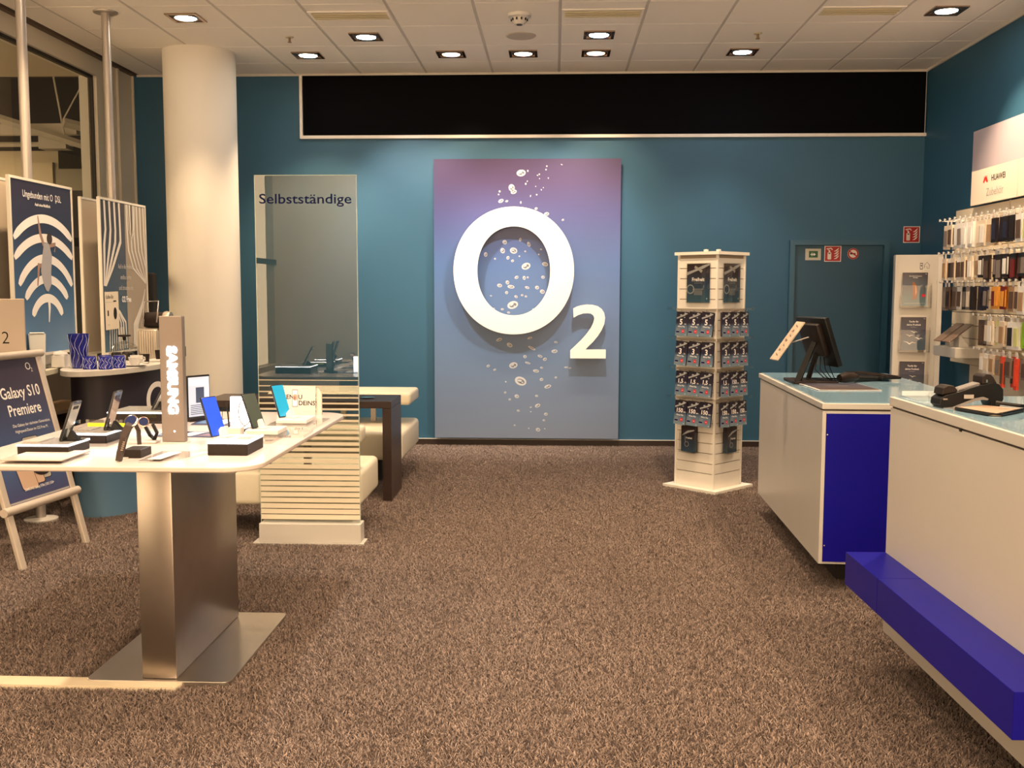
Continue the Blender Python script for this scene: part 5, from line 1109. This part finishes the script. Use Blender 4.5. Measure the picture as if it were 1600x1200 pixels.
# ================================================================== WALL DESK WITH CROCKERY
r = thing('wall_shelf_desk', 'pale high desk board in front of the poster poles', 'desk', (-3.6, 6.2, FZ))
MB().prism([(-3.98, 5.2), (-3.175, 5.5), (-3.165, 6.17), (-3.205, 6.42), (-3.29, 6.75), (-3.33, 7.0), (-3.98, 7.0)], .955, .985).build('board', M('greenish_board', (.66, .64, .52, 1), .35), r)
MB().box(-3.95, 5.4, FZ, -3.91, 8.3, .954).build('back_panel', M('desk_grey', (.10, .08, .06, 1), .6), r)
for k in range(3):
    z = .60-k*.13; MB().box(-3.92, 6.0, z, -3.55, 7.9, z+.022).build('shelf', M('brown_shelf', (.26, .17, .10, 1), .5), r)
for ys in (6.95, 7.88): MB().box(-3.905, ys, FZ, -3.55, ys+.04, .60).build('side', M('brown_shelf', (.26, .17, .10, 1), .5), r)
DT = .9855
g = thing('napkin_dispenser', 'white upright dispenser on the high desk under the dancer poster', 'dispenser', (-3.205, 6.20, DT))
MB(Matrix.Rotation(.5, 4, 'Z')).add([(-.040, -.035, 0), (.040, -.035, 0), (.040, .035, 0), (-.040, .035, 0), (-.050, -.025, .235), (.050, -.025, .235), (.050, .025, .235), (-.050, .025, .235)], [(0, 3, 2, 1), (4, 5, 6, 7), (0, 1, 5, 4), (1, 2, 6, 5), (2, 3, 7, 6), (3, 0, 4, 7)]).build('body', M('frosted_white', (.62, .64, .64, 1), .3), g, local=True, bevel=.006)
MB(Matrix.Rotation(.5, 4, 'Z')).rbox(-.042, -.028, .236, .042, .028, .242, .002, 1).build('lid', whitep, g, local=True)
g = thing('sugar_pot', 'low white lidded pot beside the dispenser on the high desk', 'pot', (-3.225, 6.53, DT))
MB().rbox(-.045, -.045, 0, .045, .045, .085, .008, 2).build('body', whitep, g, local=True); MB().lathe([(0, .086), (.048, .086), (.040, .100), (.012, .106), (0, .112)], 20).build('lid', whitep, g, local=True, smooth=True)
MB().tube([(.03, .045, .07), (.03, .075, .065), (.03, .075, .03), (.03, .045, .02)], .004, 8).build('handle', whitep, g, local=True)
tag(MB(Matrix.Translation((-3.50, 6.6, DT))).rbox(-.10, -.22, 0, .10, .22, .10, .01, 2).build('white_storage_box', whitep), 'long white box on the high desk beneath the dancer poster', 'box')

# ================================================================== A-BOARD
AB0 = Vector((-2.845, 5.25, FZ)); AB1 = Vector((-2.768, 5.86, FZ)); rt_ = (AB1-AB0); Wd = rt_.length; rt_.normalize()
nr = rt_.cross(Vector((0, 0, 1))); lean = math.atan(.25)
up_ = (Vector((0, 0, 1))*math.cos(lean) - nr*math.sin(lean)).normalized()
ab = thing('pavement_sign', 'silver framed A-board advertising new phones, behind the table', 'A-board', ((AB0.x+AB1.x)/2, (AB0.y+AB1.y)/2, FZ))
AF = frame(AB0, rt_, up_)
H0, H1 = .325, 1.165
am = M('aboard_silver', (.62, .55, .48, 1), .35, .35)
MB(AF).rbox(-.012, 0, -.016, .034, H1, .010, .006, 2).rbox(Wd-.034, 0, -.016, Wd+.012, H1, .010, .006, 2).build('side_rail', am, ab)
MB(AF).tube([(-.03, H0, .004), (Wd+.03, H0, .004)], .024, 14).build('bottom_bar', am, ab, smooth=True)
MB(AF).tube([(-.03, H1, .004), (Wd+.03, H1, .004)], .022, 14).build('top_bar', am, ab, smooth=True)
MB(AF).box(.0345, H0+.02, -.010, Wd-.0345, H1-.02, .002).build('sheet', None or grad('aboard_print', [(0, (.05, .055, .15, 1)), (.25, (.05, .10, .24, 1)), (.45, (.05, .07, .16, 1)), (.75, (.040, .030, .055, 1)), (1, (.030, .018, .028, 1))], .35, 1.15, .3), ab)
for sgn, x in ((0, .0), (1, Wd)):
    a_ = AB0+rt_*x; MB().tube([a_+up_*H1*.98-nr*.02, Vector((a_.x-.62, a_.y+.06, FZ))], .014, 4).build('rear_leg', am, ab)
d_ = MB(AF @ Matrix.Translation((0, 0, .0022)))
d_.text('O', .045, Wd-.150, 1.075, .0006, inkwhite, -.005); d_.text('2', .024, Wd-.105, 1.062, .0006, inkwhite, -.005)
d_.text('Galaxy S10', .066, Wd-.075, .925, .0006, inkwhite, .012, 'r', sx=.86); d_.text('Premiere', .066, Wd-.105, .825, .0006, inkwhite, .012, 'r', sx=.86)
d_.text('Das Galaxy der nächsten Generation.', .017, Wd-.052, .762, .0006, inkwhite, 0, 'r', sx=.95); d_.text('Highspeed-Daten im O2 Free M.', .017, Wd-.085, .728, .0006, inkwhite, 0, 'r', sx=.95)
gold = M('phone_gold_print', (.55, .38, .28, 1), .4); pgr = M('phone_grey_print', (.40, .38, .34, 1), .4)
for k, (x0, z0_, mm) in enumerate(((Wd-.30, .45, pgr), (Wd-.37, .43, gold), (Wd-.44, .41, gold))):
    P = rrect(x0, z0_, x0+.135, z0_+.245, .016, 3); P = [(p+(q-.42)*-.16, q) for p, q in P]
    d_.flat([(p*1.0+(.004 if False else 0), q) for p, q in P], .0008+.0004*k, mm)
    P2 = [(p-.0, q) for p, q in P]; cxm = sum(p for p, q in P2)/len(P2); cym = sum(q for p, q in P2)/len(P2)
    d_.ring([((p-cxm)*1.05+cxm, (q-cym)*1.03+cym) for p, q in P2], P2, .0006+.0004*k, .0009+.0004*k, brownp)
    d_.ell(x0+.09-.035, z0_+.222, .006, .006, .0012+.0004*k, blackp, 8)
d_.ring(super_((Wd-.235, .545), .100, .078, 28), super_((Wd-.235, .545), .062, .050, 28), .0018, .0024, brownp)
d_.ell(Wd-.075, .555, .052, .064, .0020, red, 24); d_.text('49,99', .030, Wd-.078, .530, .0026, inkwhite, .02, 'c', sx=.8)
d_.text('SAMSUNG Galaxy S10e | S10 | S10+', .016, Wd-.30, .405, .0030, inkwhite, .01, 'c', sx=.8)
d_.flat([(.04, .352), (Wd-.04, .352), (Wd-.04, .362), (.04, .362)], .0006, inkgrey); d_.build('print', None, ab)
# greige brand board standing behind the A-board
hs = thing('brand_header_board', 'plain greige board lettered with a dark logo standing on the high desk behind the A-board', 'sign', (-3.25, 5.80, .985))
HF = frame((-3.47, 5.78, .987), (1, .02, 0), (0, 0, 1))
MB(HF).rbox(0, 0, -.012, .408, .452, 0, .004, 2).build('board', M('greige_board', (.50, .42, .36, 1), .5), hs)
MB(HF).text('O', .13, .115, .218, .0006, inkblack, -.01).text('2', .074, .268, .193, .0006, inkblack, -.01).build('lettering', None, hs)
MB().box(-3.42, 5.77, .9856, -3.12, 5.85, .9869).build('foot', silver, hs)
